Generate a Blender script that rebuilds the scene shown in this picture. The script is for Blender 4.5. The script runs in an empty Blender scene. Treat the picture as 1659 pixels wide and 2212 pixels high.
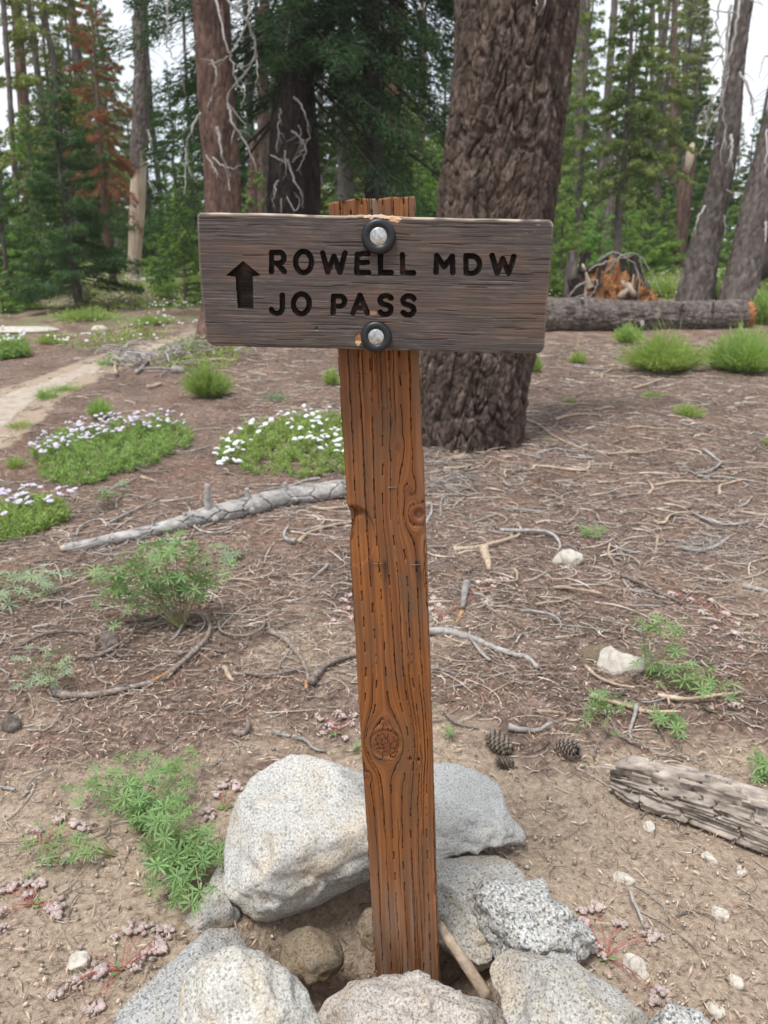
import bpy, math, random
import numpy as np
from mathutils import Vector, Matrix

S = bpy.context.scene
COL = S.collection
R = math.radians
rng = np.random.default_rng(7)
random.seed(7)

# ------------------------------------------------------------------ camera
CAM = np.array([0.0, 0.0, 1.45])
PITCH = R(16.4)
FPX, CX, CY = 1662.5, 829.5, 1106.0      # focal length and centre on the 1659 x 2212 measuring grid
cam_d = bpy.data.cameras.new('camera')
cam = bpy.data.objects.new('camera', cam_d); COL.objects.link(cam)
cam.location = CAM; cam.rotation_euler = (math.pi / 2 - PITCH, 0, 0)
cam_d.sensor_fit = 'VERTICAL'; cam_d.sensor_height = 36.0; cam_d.lens = 27.06
cam_d.clip_start = 0.05; cam_d.clip_end = 3000
cam_d.dof.use_dof = True; cam_d.dof.focus_distance = 1.33; cam_d.dof.aperture_fstop = 6.5
S.camera = cam

# ------------------------------------------------------------------ light
SUN_EL, SUN_AZ = R(66), R(215)
W = bpy.data.worlds.new('World'); S.world = W; W.use_nodes = True
nt = W.node_tree; nt.nodes.clear()
o_ = nt.nodes.new('ShaderNodeOutputWorld'); bg = nt.nodes.new('ShaderNodeBackground')
sky = nt.nodes.new('ShaderNodeTexSky'); sky.sky_type = 'NISHITA'; sky.sun_disc = False
sky.sun_elevation = SUN_EL; sky.sun_rotation = SUN_AZ; sky.dust_density = 3.0
tc = nt.nodes.new('ShaderNodeTexCoord'); nz = nt.nodes.new('ShaderNodeTexNoise')
nz.inputs['Scale'].default_value = 2.2; nz.inputs['Detail'].default_value = 5
cr = nt.nodes.new('ShaderNodeValToRGB')
cr.color_ramp.elements[0].position = .34; cr.color_ramp.elements[0].color = (8.2, 9.2, 10.4, 1)
cr.color_ramp.elements[1].position = .60; cr.color_ramp.elements[1].color = (10.6, 10.9, 11.2, 1)
mx = nt.nodes.new('ShaderNodeMix'); mx.data_type = 'RGBA'; mx.inputs[0].default_value = .82
nt.links.new(tc.outputs['Generated'], nz.inputs['Vector']); nt.links.new(nz.outputs['Fac'], cr.inputs[0])
nt.links.new(sky.outputs[0], mx.inputs[6]); nt.links.new(cr.outputs[0], mx.inputs[7])
nt.links.new(mx.outputs[2], bg.inputs[0]); bg.inputs[1].default_value = .085
nt.links.new(bg.outputs[0], o_.inputs[0])
sd = bpy.data.lights.new('sun', 'SUN'); sun = bpy.data.objects.new('sun', sd); COL.objects.link(sun)
sd.energy = 2.7; sd.angle = R(16); sd.color = (1.0, .98, .95)
sdir = Vector((math.sin(SUN_AZ) * math.cos(SUN_EL), math.cos(SUN_AZ) * math.cos(SUN_EL), math.sin(SUN_EL)))
sun.rotation_euler = sdir.to_track_quat('Z', 'Y').to_euler(); sun.location = (0, 0, 30)
S.view_settings.view_transform = 'Standard'; S.view_settings.look = 'None'
S.view_settings.gamma = 1.0; S.view_settings.exposure = 0.56
S.view_settings.use_curve_mapping = False
S.cycles.max_bounces = 6; S.cycles.diffuse_bounces = 3; S.cycles.transparent_max_bounces = 4
S.cycles.use_denoising = True

# ------------------------------------------------------------------ numpy noise
def _h(ix, iy, iz, seed):
    n = (ix.astype(np.uint32) * np.uint32(374761393) + iy.astype(np.uint32) * np.uint32(668265263)
         + iz.astype(np.uint32) * np.uint32(2147483647) + np.uint32((seed * 974711 + 1013) % 4294967291))
    n = (n ^ (n >> np.uint32(13))) * np.uint32(1274126177)
    n = (n ^ (n >> np.uint32(16))) * np.uint32(2246822519)
    return ((n ^ (n >> np.uint32(15))) & np.uint32(0xffffff)).astype(np.float64) / 0xffffff

def vn(x, y, z=None, seed=0):
    x = np.asarray(x, float); y = np.asarray(y, float); z = np.zeros_like(x) if z is None else np.asarray(z, float)
    ix, iy, iz = (np.floor(a).astype(np.int64) for a in (x, y, z))
    f = [a - np.floor(a) for a in (x, y, z)]; f = [a * a * a * (a * (a * 6 - 15) + 10) for a in f]
    r = 0
    for dx in (0, 1):
        for dy in (0, 1):
            for dz in (0, 1):
                w = (f[0] if dx else 1 - f[0]) * (f[1] if dy else 1 - f[1]) * (f[2] if dz else 1 - f[2])
                r = r + w * _h(ix + dx, iy + dy, iz + dz, seed)
    return r * 2 - 1

def fbm(x, y, z=None, o=4, seed=0):
    r = 0; a = .5; k = 1.0
    for i in range(o):
        r = r + a * vn(np.asarray(x) * k, np.asarray(y) * k, None if z is None else np.asarray(z) * k, seed + i); a *= .5; k *= 2.03
    return r

def voro(u, v, seed=0, jit=.9):
    iu, iv = np.floor(u).astype(np.int64), np.floor(v).astype(np.int64)
    F1 = np.full(u.shape, 9.); F2 = F1.copy(); ID = np.zeros(u.shape); z = np.zeros_like(iu)
    for a in (-1, 0, 1):
        for b in (-1, 0, 1):
            cu, cv = iu + a, iv + b
            px = cu + .5 + jit * (_h(cu, cv, z, seed) - .5); py = cv + .5 + jit * (_h(cu, cv, z, seed + 1) - .5)
            d = np.hypot(u - px, v - py); idd = _h(cu, cv, z, seed + 2)
            n1 = d < F1
            F2 = np.where(n1, F1, np.minimum(F2, d)); ID = np.where(n1, idd, ID); F1 = np.where(n1, d, F1)
    return F1, F2, ID

def sst(a, b, x):
    t = np.clip((x - a) / (b - a), 0, 1); return t * t * (3 - 2 * t)

# ------------------------------------------------------------------ terrain
_py = np.array([-50, 0, 3, 6.3, 10, 14, 17, 20, 24, 30, 45, 80, 400, 2000], float)
_pz = np.array([0, 0, 0.01, .15, .38, .68, 1.03, 1.36, 1.62, 1.95, 2.7, 4.5, 16, 40], float)
_ty = np.concatenate([np.arange(-50, 60, .25), np.arange(60, 2000, 10)])
_tz = np.interp(_ty, _py, _pz)
_k = np.hanning(13); _k /= _k.sum()
_tz2 = np.convolve(np.pad(_tz[:440], 6, mode='edge'), _k, 'valid')
_tz[:430] = _tz2[:430]
POSTX, POSTY = .052, 1.40

def H(x, y, fine=True):
    x = np.asarray(x, float); y = np.asarray(y, float)
    z = np.interp(y, _ty, _tz)
    z = z + .05 * sst(2.5, 8, y) * fbm(x * .45, y * .45, o=2, seed=3) + .5 * sst(25, 70, y) * fbm(x * .06, y * .06, o=2, seed=4)
    if fine:
        z = z + .022 * fbm(x * 2.2, y * 2.2, o=3, seed=5) * sst(.2, 1.0, y + 1)
        z = z - .25 * np.exp(-(((x - .0) / .25) ** 2 + ((y - 1.42) / .18) ** 2) ** 1.6)
    return z

def ray(px, py):
    a, b = (px - CX) / FPX, (py - CY) / FPX
    s, c = math.sin(PITCH), math.cos(PITCH)
    d = np.array([a, c - b * s, -s - b * c]); return d / np.linalg.norm(d)

_tt = np.geomspace(.5, 300, 260)
def G(px, py, off=0.0):
    d = ray(px, py); P = CAM + _tt[:, None] * d; b = P[:, 2] < H(P[:, 0], P[:, 1]) + off
    i = int(np.argmax(b)) if b.any() else len(_tt) - 1
    lo, hi = _tt[max(i - 1, 0)], _tt[i]
    for _ in range(2):
        t = np.linspace(lo, hi, 24); P = CAM + t[:, None] * d; b = P[:, 2] < H(P[:, 0], P[:, 1]) + off
        j = int(np.argmax(b)) if b.any() else 23
        lo, hi = t[max(j - 1, 0)], t[j]
    return CAM + d * hi

def At(px, py, Y):
    d = ray(px, py); return CAM + d * (Y / d[1])

def AtZ(px, py, Z):
    d = ray(px, py); return CAM + d * ((Z - CAM[2]) / d[2])

def pxm(Y, z=None):      # metres per measuring pixel at distance Y
    return Y / FPX

# measuring-crop helpers
def C4(X, Y): return (X * .5, 604.9 + Y * .5)
def C5(X, Y): return (829.5 + X * .5, 604.9 + Y * .5)
def C6(X, Y): return (X * .5, 1123.4 + Y * .5)
def C7(X, Y): return (829.5 + X * .5, 1123.4 + Y * .5)

# ------------------------------------------------------------------ objects
def tag(o, label=None, cat=None, group=None, kind=None):
    if label: o['label'] = label
    if cat: o['category'] = cat
    if group: o['group'] = group
    if kind: o['kind'] = kind
    return o

def mesh(name, V, F, mat=None, smooth=False, attrs=None, uv=None):
    V = np.asarray(V, float); me = bpy.data.meshes.new(name)
    if not isinstance(F, (list, tuple)): F = [F]
    F = [np.asarray(f, np.int64) for f in F if len(f)]
    me.vertices.add(len(V)); me.vertices.foreach_set('co', V.ravel())
    nl = sum(f.size for f in F); nf = sum(len(f) for f in F)
    me.loops.add(nl); me.polygons.add(nf)
    li = np.concatenate([f.ravel() for f in F]); me.loops.foreach_set('vertex_index', li)
    tot = np.concatenate([np.full(len(f), f.shape[1]) for f in F]); st = np.concatenate([[0], np.cumsum(tot)[:-1]])
    me.polygons.foreach_set('loop_start', st)
    if smooth: me.polygons.foreach_set('use_smooth', np.ones(nf, bool))
    for k, a in (attrs or {}).items():
        at = me.attributes.new(k, 'FLOAT', 'POINT'); at.data.foreach_set('value', np.asarray(a, float).ravel())
    if uv is not None:
        l = me.uv_layers.new(name='grain'); l.data.foreach_set('uv', np.asarray(uv, float)[li].ravel())
    me.update(calc_edges=True)
    if mat: me.materials.append(mat)
    return me

def add(name, me, parent=None, loc=None):
    o = bpy.data.objects.new(name, me); COL.objects.link(o)
    if parent is not None: o.parent = parent
    if loc is not None: o.location = loc
    return o

def mobj(name, V, F, mat, parent=None, origin=None, **k):
    """V in world space; the object's origin goes to `origin` (or its parent's location)."""
    V = np.asarray(V, float)
    if parent is not None:
        pl = np.array(parent.location); 
        if parent.parent is not None: pl = pl + np.array(parent.parent.location)
        return add(name, mesh(name, V - pl, F, mat, **k), parent)
    org = np.array([V[:, 0].mean(), V[:, 1].mean(), V[:, 2].min()]) if origin is None else np.asarray(origin, float)
    return add(name, mesh(name, V - org, F, mat, **k), None, org)

def empty(name, loc, label, cat, group=None):
    o = bpy.data.objects.new(name, None); COL.objects.link(o); o.location = loc; o.empty_display_size = .1
    return tag(o, label, cat, group)

class Buf:
    def __init__(s): s.V = []; s.Q = []; s.T = []; s.A = []; s.n = 0
    def add(s, V, Q=None, T=None, a=0.):
        V = np.asarray(V, float).reshape(-1, 3)
        if Q is not None and len(Q): s.Q.append(np.asarray(Q) + s.n)
        if T is not None and len(T): s.T.append(np.asarray(T) + s.n)
        s.A.append(np.broadcast_to(np.asarray(a, float), (len(V),)).copy()); s.V.append(V); s.n += len(V)
    def get(s):
        F = []
        if s.Q: F.append(np.concatenate(s.Q))
        if s.T: F.append(np.concatenate(s.T))
        return np.concatenate(s.V), F, np.concatenate(s.A)
    def obj(s, name, mat, parent=None, origin=None, smooth=False):
        V, F, A = s.get(); return mobj(name, V, F, mat, parent, origin, smooth=smooth, attrs={'tint': A})
    def mesh(s, name, mat, smooth=False):
        V, F, A = s.get(); return mesh(name, V, F, mat, smooth=smooth, attrs={'tint': A})

def gridq(nr, nc, wrap=False):
    r = np.arange(nr - 1)[:, None]; c = np.arange(nc if wrap else nc - 1)[None, :]
    a = r * nc + c; b = r * nc + (c + 1) % nc
    return np.stack([a, b, b + nc, a + nc], -1).reshape(-1, 4)

def resample(P, n):
    P = np.asarray(P, float); d = np.r_[0, np.cumsum(np.linalg.norm(np.diff(P, axis=0), axis=1))]
    # Catmull-Rom through the points
    t = np.linspace(0, len(P) - 1, max(n, 2)); i = np.minimum(t.astype(int), len(P) - 2); f = (t - i)[:, None]
    g = lambda k: P[np.clip(k, 0, len(P) - 1)]
    p0, p1, p2, p3 = g(i - 1), g(i), g(i + 1), g(i + 2)
    return .5 * (2 * p1 + (p2 - p0) * f + (2 * p0 - 5 * p1 + 4 * p2 - p3) * f ** 2 + (3 * p1 - p0 - 3 * p2 + p3) * f ** 3)

def frames(P, ref=None):
    T = np.gradient(P, axis=0); T /= np.linalg.norm(T, axis=1)[:, None] + 1e-12
    n = np.cross(T[0], [0.3, .9, .31]) if ref is None else np.array(ref, float); n = n - T[0] * np.dot(n, T[0]); n /= np.linalg.norm(n); N = []
    for t in T:
        n = n - t * np.dot(n, t); n /= np.linalg.norm(n) + 1e-12; N.append(n)
    N = np.array(N); return T, N, np.cross(T, N)

def tube(P, rad, k=6, cap=True, disp=None, ref=None):
    """returns V, Q, T, s (length coordinate), th"""
    P = np.asarray(P, float); n = len(P); rad = np.broadcast_to(rad, (n,))
    T, N, B = frames(P, ref); th = np.linspace(0, 2 * np.pi, k, endpoint=False)
    s = np.r_[0, np.cumsum(np.linalg.norm(np.diff(P, axis=0), axis=1))]
    Rr = np.repeat(rad[:, None], k, 1)
    ss, tt = np.meshgrid(s, th, indexing='ij')
    if disp is not None: Rr = Rr + disp(ss, tt, Rr)
    V = P[:, None] + Rr[..., None] * (np.cos(th)[None, :, None] * N[:, None] + np.sin(th)[None, :, None] * B[:, None])
    V = V.reshape(-1, 3); Q = gridq(n, k, True); Tr = []
    if cap:
        V = np.vstack([V, P[0], P[-1]]); j = np.arange(k)
        Tr = np.vstack([np.stack([np.full(k, n * k), (j + 1) % k, j], 1), np.stack([np.full(k, n * k + 1), (n - 1) * k + j, (n - 1) * k + (j + 1) % k], 1)])
    return V, Q, Tr

_ico = {}
def ico(sub):
    if sub not in _ico:
        import bmesh
        bm = bmesh.new(); bmesh.ops.create_icosphere(bm, subdivisions=sub, radius=1)
        V = np.array([v.co[:] for v in bm.verts]); F = np.array([[v.index for v in f.verts] for f in bm.faces]); bm.free()
        _ico[sub] = (V, F)
    return _ico[sub]

# ------------------------------------------------------------------ materials
class M_:
    def __init__(s, name, rough=.85, spec=.3):
        s.m = bpy.data.materials.new(name); s.m.use_nodes = True; s.t = s.m.node_tree; s.t.nodes.clear()
        s.out = s.t.nodes.new('ShaderNodeOutputMaterial'); s.b = s.n('ShaderNodeBsdfPrincipled')
        s.b.inputs['Roughness'].default_value = rough; s.b.inputs['Specular IOR Level'].default_value = spec
        s.l(s.b.outputs[0], s.out.inputs[0])
    def n(s, t, **k):
        nd = s.t.nodes.new(t)
        for a, v in k.items(): setattr(nd, a, v)
        return nd
    def l(s, a, b): s.t.links.new(a, b)
    def inp(s, nd, i, v):
        if hasattr(v, 'is_linked') or isinstance(v, bpy.types.NodeSocket): s.l(v, nd.inputs[i])
        else: nd.inputs[i].default_value = v
    def attr(s, name): return s.n('ShaderNodeAttribute', attribute_name=name).outputs['Fac']
    def coord(s, which='Object', scale=(1, 1, 1)):
        c = s.n('ShaderNodeTexCoord').outputs[which]; m = s.n('ShaderNodeMapping'); s.l(c, m.inputs[0]); m.inputs['Scale'].default_value = scale
        return m.outputs[0]
    def uv(s, scale=(1, 1, 1)):
        c = s.n('ShaderNodeUVMap', uv_map='grain').outputs[0]; m = s.n('ShaderNodeMapping'); s.l(c, m.inputs[0]); m.inputs['Scale'].default_value = scale
        return m.outputs[0]
    def pos(s, scale=(1, 1, 1)):
        c = s.n('ShaderNodeNewGeometry').outputs['Position']; m = s.n('ShaderNodeMapping'); s.l(c, m.inputs[0]); m.inputs['Scale'].default_value = scale
        return m.outputs[0]
    def noise(s, v, scale, detail=4, rough=.6, dist=0.):
        nd = s.n('ShaderNodeTexNoise'); s.l(v, nd.inputs['Vector']); nd.inputs['Scale'].default_value = scale
        nd.inputs['Detail'].default_value = detail; nd.inputs['Roughness'].default_value = rough; nd.inputs['Distortion'].default_value = dist
        return nd.outputs['Fac']
    def vor(s, v, scale, feature='F1', out='Distance'):
        nd = s.n('ShaderNodeTexVoronoi', feature=feature); s.l(v, nd.inputs['Vector']); nd.inputs['Scale'].default_value = scale
        return nd.outputs[out]
    def ramp(s, f, stops, interp='LINEAR'):
        nd = s.n('ShaderNodeValToRGB'); s.l(f, nd.inputs[0]); e = nd.color_ramp.elements; nd.color_ramp.interpolation = interp
        while len(e) < len(stops): e.new(.5)
        for a, (p, c) in zip(e, stops):
            a.position = p; a.color = (*c, 1) if isinstance(c, (tuple, list)) else (c, c, c, 1)
        return nd.outputs[0]
    def math(s, op, a, b=0.):
        nd = s.n('ShaderNodeMath', operation=op); s.inp(nd, 0, a); s.inp(nd, 1, b); return nd.outputs[0]
    def mix(s, f, a, b, mode='MIX'):
        nd = s.n('ShaderNodeMix', data_type='RGBA', blend_type=mode)
        s.inp(nd, 0, f)
        for i, v in ((6, a), (7, b)):
            if isinstance(v, (tuple, list)): nd.inputs[i].default_value = (*v[:3], 1)
            else: s.l(v, nd.inputs[i])
        return nd.outputs[2]
    def mul(s, col, f):       # col * scalar
        return s.mix(1.0, col, f, 'MULTIPLY')
    def bump(s, h, strength=.5, dist=.01, prev=None):
        nd = s.n('ShaderNodeBump'); s.l(h, nd.inputs['Height']); nd.inputs['Strength'].default_value = strength; nd.inputs['Distance'].default_value = dist
        if prev is not None: s.l(prev, nd.inputs['Normal'])
        s.l(nd.outputs[0], s.b.inputs['Normal']); return nd.outputs[0]
    def col(s, c):
        if isinstance(c, (tuple, list)): s.b.inputs['Base Color'].default_value = (*c, 1)
        else: s.l(c, s.b.inputs['Base Color'])
        return s

def m_ground():
    k = M_('duff_ground', .95, .15); p = k.pos()
    duff = k.ramp(k.noise(p, 26, 8, .75), [(.30, (.048, .033, .027)), (.46, (.150, .102, .081)), (.60, (.26, .185, .150)), (.75, (.42, .33, .28))])
    flk = k.ramp(k.vor(k.pos((1, .55, 1)), 95, out='Color'), [(.0, .55), (.45, .95), (.8, 1.15), (1, 1.75)])
    duff = k.mul(duff, flk)
    duff = k.mul(duff, k.ramp(k.noise(p, 1.5, 7, .75, .5), [(.36, .58), (.52, .95), (.66, 1.18)]))
    duff = k.mix(k.ramp(k.noise(p, 2.3, 6, .7, .4), [(.50, 0.), (.68, .55)]), duff, k.mix(k.noise(p, 40, 4, .7), (.075, .032, .018), (.30, .165, .105)))
    sand = k.ramp(k.noise(p, 60, 6, .7), [(.3, (.20, .15, .108)), (.5, (.33, .255, .19)), (.72, (.46, .37, .285))])
    sp = k.ramp(k.vor(p, 150), [(.10, 1.5), (.3, 1.0)]); sand = k.mul(sand, sp)
    f = k.math('ADD', k.attr('sand'), k.math('MULTIPLY', k.math('SUBTRACT', k.noise(p, 3.5, 6, .7), .5), 1.7))
    f = k.ramp(f, [(.36, 0.), (.64, 1.)])
    c = k.mix(f, duff, sand)
    g = k.math('ADD', k.attr('green'), k.math('MULTIPLY', k.math('SUBTRACT', k.noise(p, 1.6, 6, .7), .5), 1.4))
    g = k.ramp(g, [(.45, 0.), (.75, 1.)])
    c = k.mix(g, c, k.ramp(k.noise(p, 18, 5), [(.35, (.10, .14, .05)), (.65, (.24, .27, .13))]))
    k.col(c)
    b = k.bump(k.noise(p, 70, 6, .7), .8, .012); k.bump(k.vor(p, 120), .35, .004, b)
    return k.m

def m_path():
    k = M_('path_dirt', .95, .15); p = k.pos()
    c = k.ramp(k.noise(p, 9, 7, .7), [(.3, (.24, .195, .155)), (.5, (.37, .31, .255)), (.7, (.45, .39, .33))])
    k.col(c); k.bump(k.noise(p, 40, 5), .5, .01); return k.m

def m_granite(name, lo=(.30, .29, .27), hi=(.52, .51, .48), tan=.35, dark=.35, fine=230):
    k = M_(name, .8, .3); p = k.coord('Object')
    base = k.ramp(k.noise(p, fine, 3, .6), [(.32, lo), (.52, tuple((a + b) / 2 for a, b in zip(lo, hi))), (.66, hi)])
    sp = k.ramp(k.noise(p, fine * .75, 2, .5), [(.36, 1 - dark * 1.9 if dark < .5 else .1), (.46, 1.), (.6, 1.08)])
    base = k.mul(base, sp)
    tn = k.ramp(k.noise(p, 7, 6, .65, .6), [(.46, 0.), (.66, tan * 2.0)])
    base = k.mix(tn, base, k.mul(base, k.mix(.5, (1.0, .80, .55), (1.0, .86, .68))))
    gr = k.ramp(k.noise(p, 11, 6, .7), [(.56, 0.), (.74, .55)])
    base = k.mix(gr, base, (.16, .155, .145)); st = k.ramp(k.noise(p, 4.5, 7, .7, .9), [(.56, 0.), (.68, .55)]); base = k.mix(st, base, (.24, .165, .105)); base = k.mul(base, k.ramp(k.noise(p, 2.6, 5, .6), [(.35, .80), (.6, 1.06)]))
    k.col(base)
    b = k.bump(k.noise(p, 55, 6, .65), .55, .006); k.bump(k.noise(p, fine, 2), .4, .002, b)
    return k.m

def m_wood_post():
    k = M_('stained_post_wood', .6, .35)
    u = k.uv((1, 1, 1))
    g1 = k.noise(k.uv((130, 1.6, 1)), 1, 5, .65, .25); g2 = k.noise(k.uv((420, 5, 1)), 1, 3, .6); g3 = k.noise(k.uv((9, 3.2, 1)), 1, 5, .65)
    c = k.ramp(g1, [(.28, (.080, .022, .007)), (.45, (.170, .056, .014)), (.58, (.238, .086, .022)), (.74, (.31, .130, .040))])
    c = k.mul(c, k.ramp(g2, [(.3, .78), (.6, 1.08)]))
    c = k.mix(k.ramp(g3, [(.44, 0.), (.64, .85)]), c, k.mul(c, (.62, .66, .74)) if False else (.100, .056, .032))
    c = k.mix(k.attr('grey'), c, k.ramp(g1, [(.3, (.15, .105, .08)), (.7, (.27, .20, .15))]))
    c = k.mix(k.attr('knot'), c, (.12, .035, .014))
    c = k.mix(k.attr('stain'), c, (.018, .013, .011))
    k.col(c)
    b = k.bump(g1, .28, .0025); k.bump(g2, .4, .0010, b); return k.m

def m_wood_board():
    k = M_('weathered_board_wood', .8, .25)
    g1 = k.noise(k.uv((7, 380, 1)), 1, 6, .75, .15); g2 = k.noise(k.uv((16, 900, 1)), 1, 3, .6); big = k.noise(k.uv((6, 24, 1)), 1, 8, .78, .6); pale = k.noise(k.uv((9, 60, 1)), 1.3, 7, .75, .4)
    c = k.ramp(g1, [(.30, (.030, .023, .021)), (.46, (.064, .050, .045)), (.57, (.100, .080, .071)), (.70, (.215, .180, .162))])
    c = k.mul(c, k.ramp(g2, [(.32, .72), (.6, 1.1)]))
    c = k.mix(k.ramp(big, [(.46, 0.), (.60, .80)]), c, k.mul(c, (.40, .385, .42)) if False else (.046, .041, .043))
    c = k.mix(k.ramp(pale, [(.53, 0.), (.70, .40)]), c, (.20, .17, .15))
    red = k.noise(k.uv((4, 13, 1)), 1.3, 4, .6)
    c = k.mix(k.ramp(red, [(.46, 0.), (.64, .55)]), c, (.135, .078, .056))
    c = k.mix(k.attr('chip'), c, k.ramp(g2, [(.35, (.36, .17, .08)), (.65, (.62, .40, .25))]))
    c = k.mix(k.attr('worn'), c, (.42, .34, .26))
    k.col(c)
    b = k.bump(g1, .4, .0018); k.bump(g2, .5, .0010, b); return k.m

def m_simple(name, stops, scale=30, rough=.85, spec=.25, tint=.5, bump=.4, bd=.003, stretch=(1, 1, 1), coord='Object', objvar=0.):
    k = M_(name, rough, spec); p = k.coord(coord, stretch)
    c = k.ramp(k.noise(p, scale, 5, .65), stops)
    if tint: c = k.mul(c, k.ramp(k.attr('tint'), [(0., 1 - tint), (1., 1 + tint)]))
    if objvar: c = k.mul(c, k.ramp(k.n('ShaderNodeObjectInfo').outputs['Random'], [(0., 1 - objvar), (1., 1 + objvar)]))
    k.col(c)
    if bump: k.bump(k.noise(p, scale * 2, 5, .65), bump, bd)
    return k.m

def m_bark(name, a, b, c, scale=14, lich=.0):
    k = M_(name, .92, .2); p = k.coord('Object', (1, 1, .35))
    col = k.ramp(k.noise(p, scale, 7, .7), [(.32, a), (.5, b), (.68, c)])
    col = k.mul(col, k.ramp(k.attr('tint'), [(0., .68), (1., 1.38)]))
    if lich:
        col = k.mix(k.ramp(k.noise(k.coord('Object', (1, 1, .6)), 11, 7, .75), [(.57, 0.), (.70, lich)]), col, (.36, .31, .29))
    k.col(col); b1 = k.bump(k.noise(p, scale * 2.4, 6, .7), .9, .015); k.bump(k.noise(k.coord('Object', (1, 1, .8)), scale * 9, 4, .7), .5, .004, b1)
    return k.m

def m_leaf(name, a, b, objvar=.25, trans=.3, hue=True):
    k = M_(name, .7, .25)
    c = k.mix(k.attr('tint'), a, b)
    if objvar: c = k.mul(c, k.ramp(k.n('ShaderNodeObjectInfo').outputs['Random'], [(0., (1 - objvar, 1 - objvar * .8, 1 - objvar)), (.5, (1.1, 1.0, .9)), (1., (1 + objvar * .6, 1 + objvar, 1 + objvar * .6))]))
    k.col(c)
    tr = k.n('ShaderNodeBsdfTranslucent'); k.l(k.mul(c, (1.2, 1.3, .6)), tr.inputs[0])
    ms = k.n('ShaderNodeMixShader'); ms.inputs[0].default_value = trans
    k.l(k.b.outputs[0], ms.inputs[1]); k.l(tr.outputs[0], ms.inputs[2]); k.l(ms.outputs[0], k.out.inputs[0])
    return k.m

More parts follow.
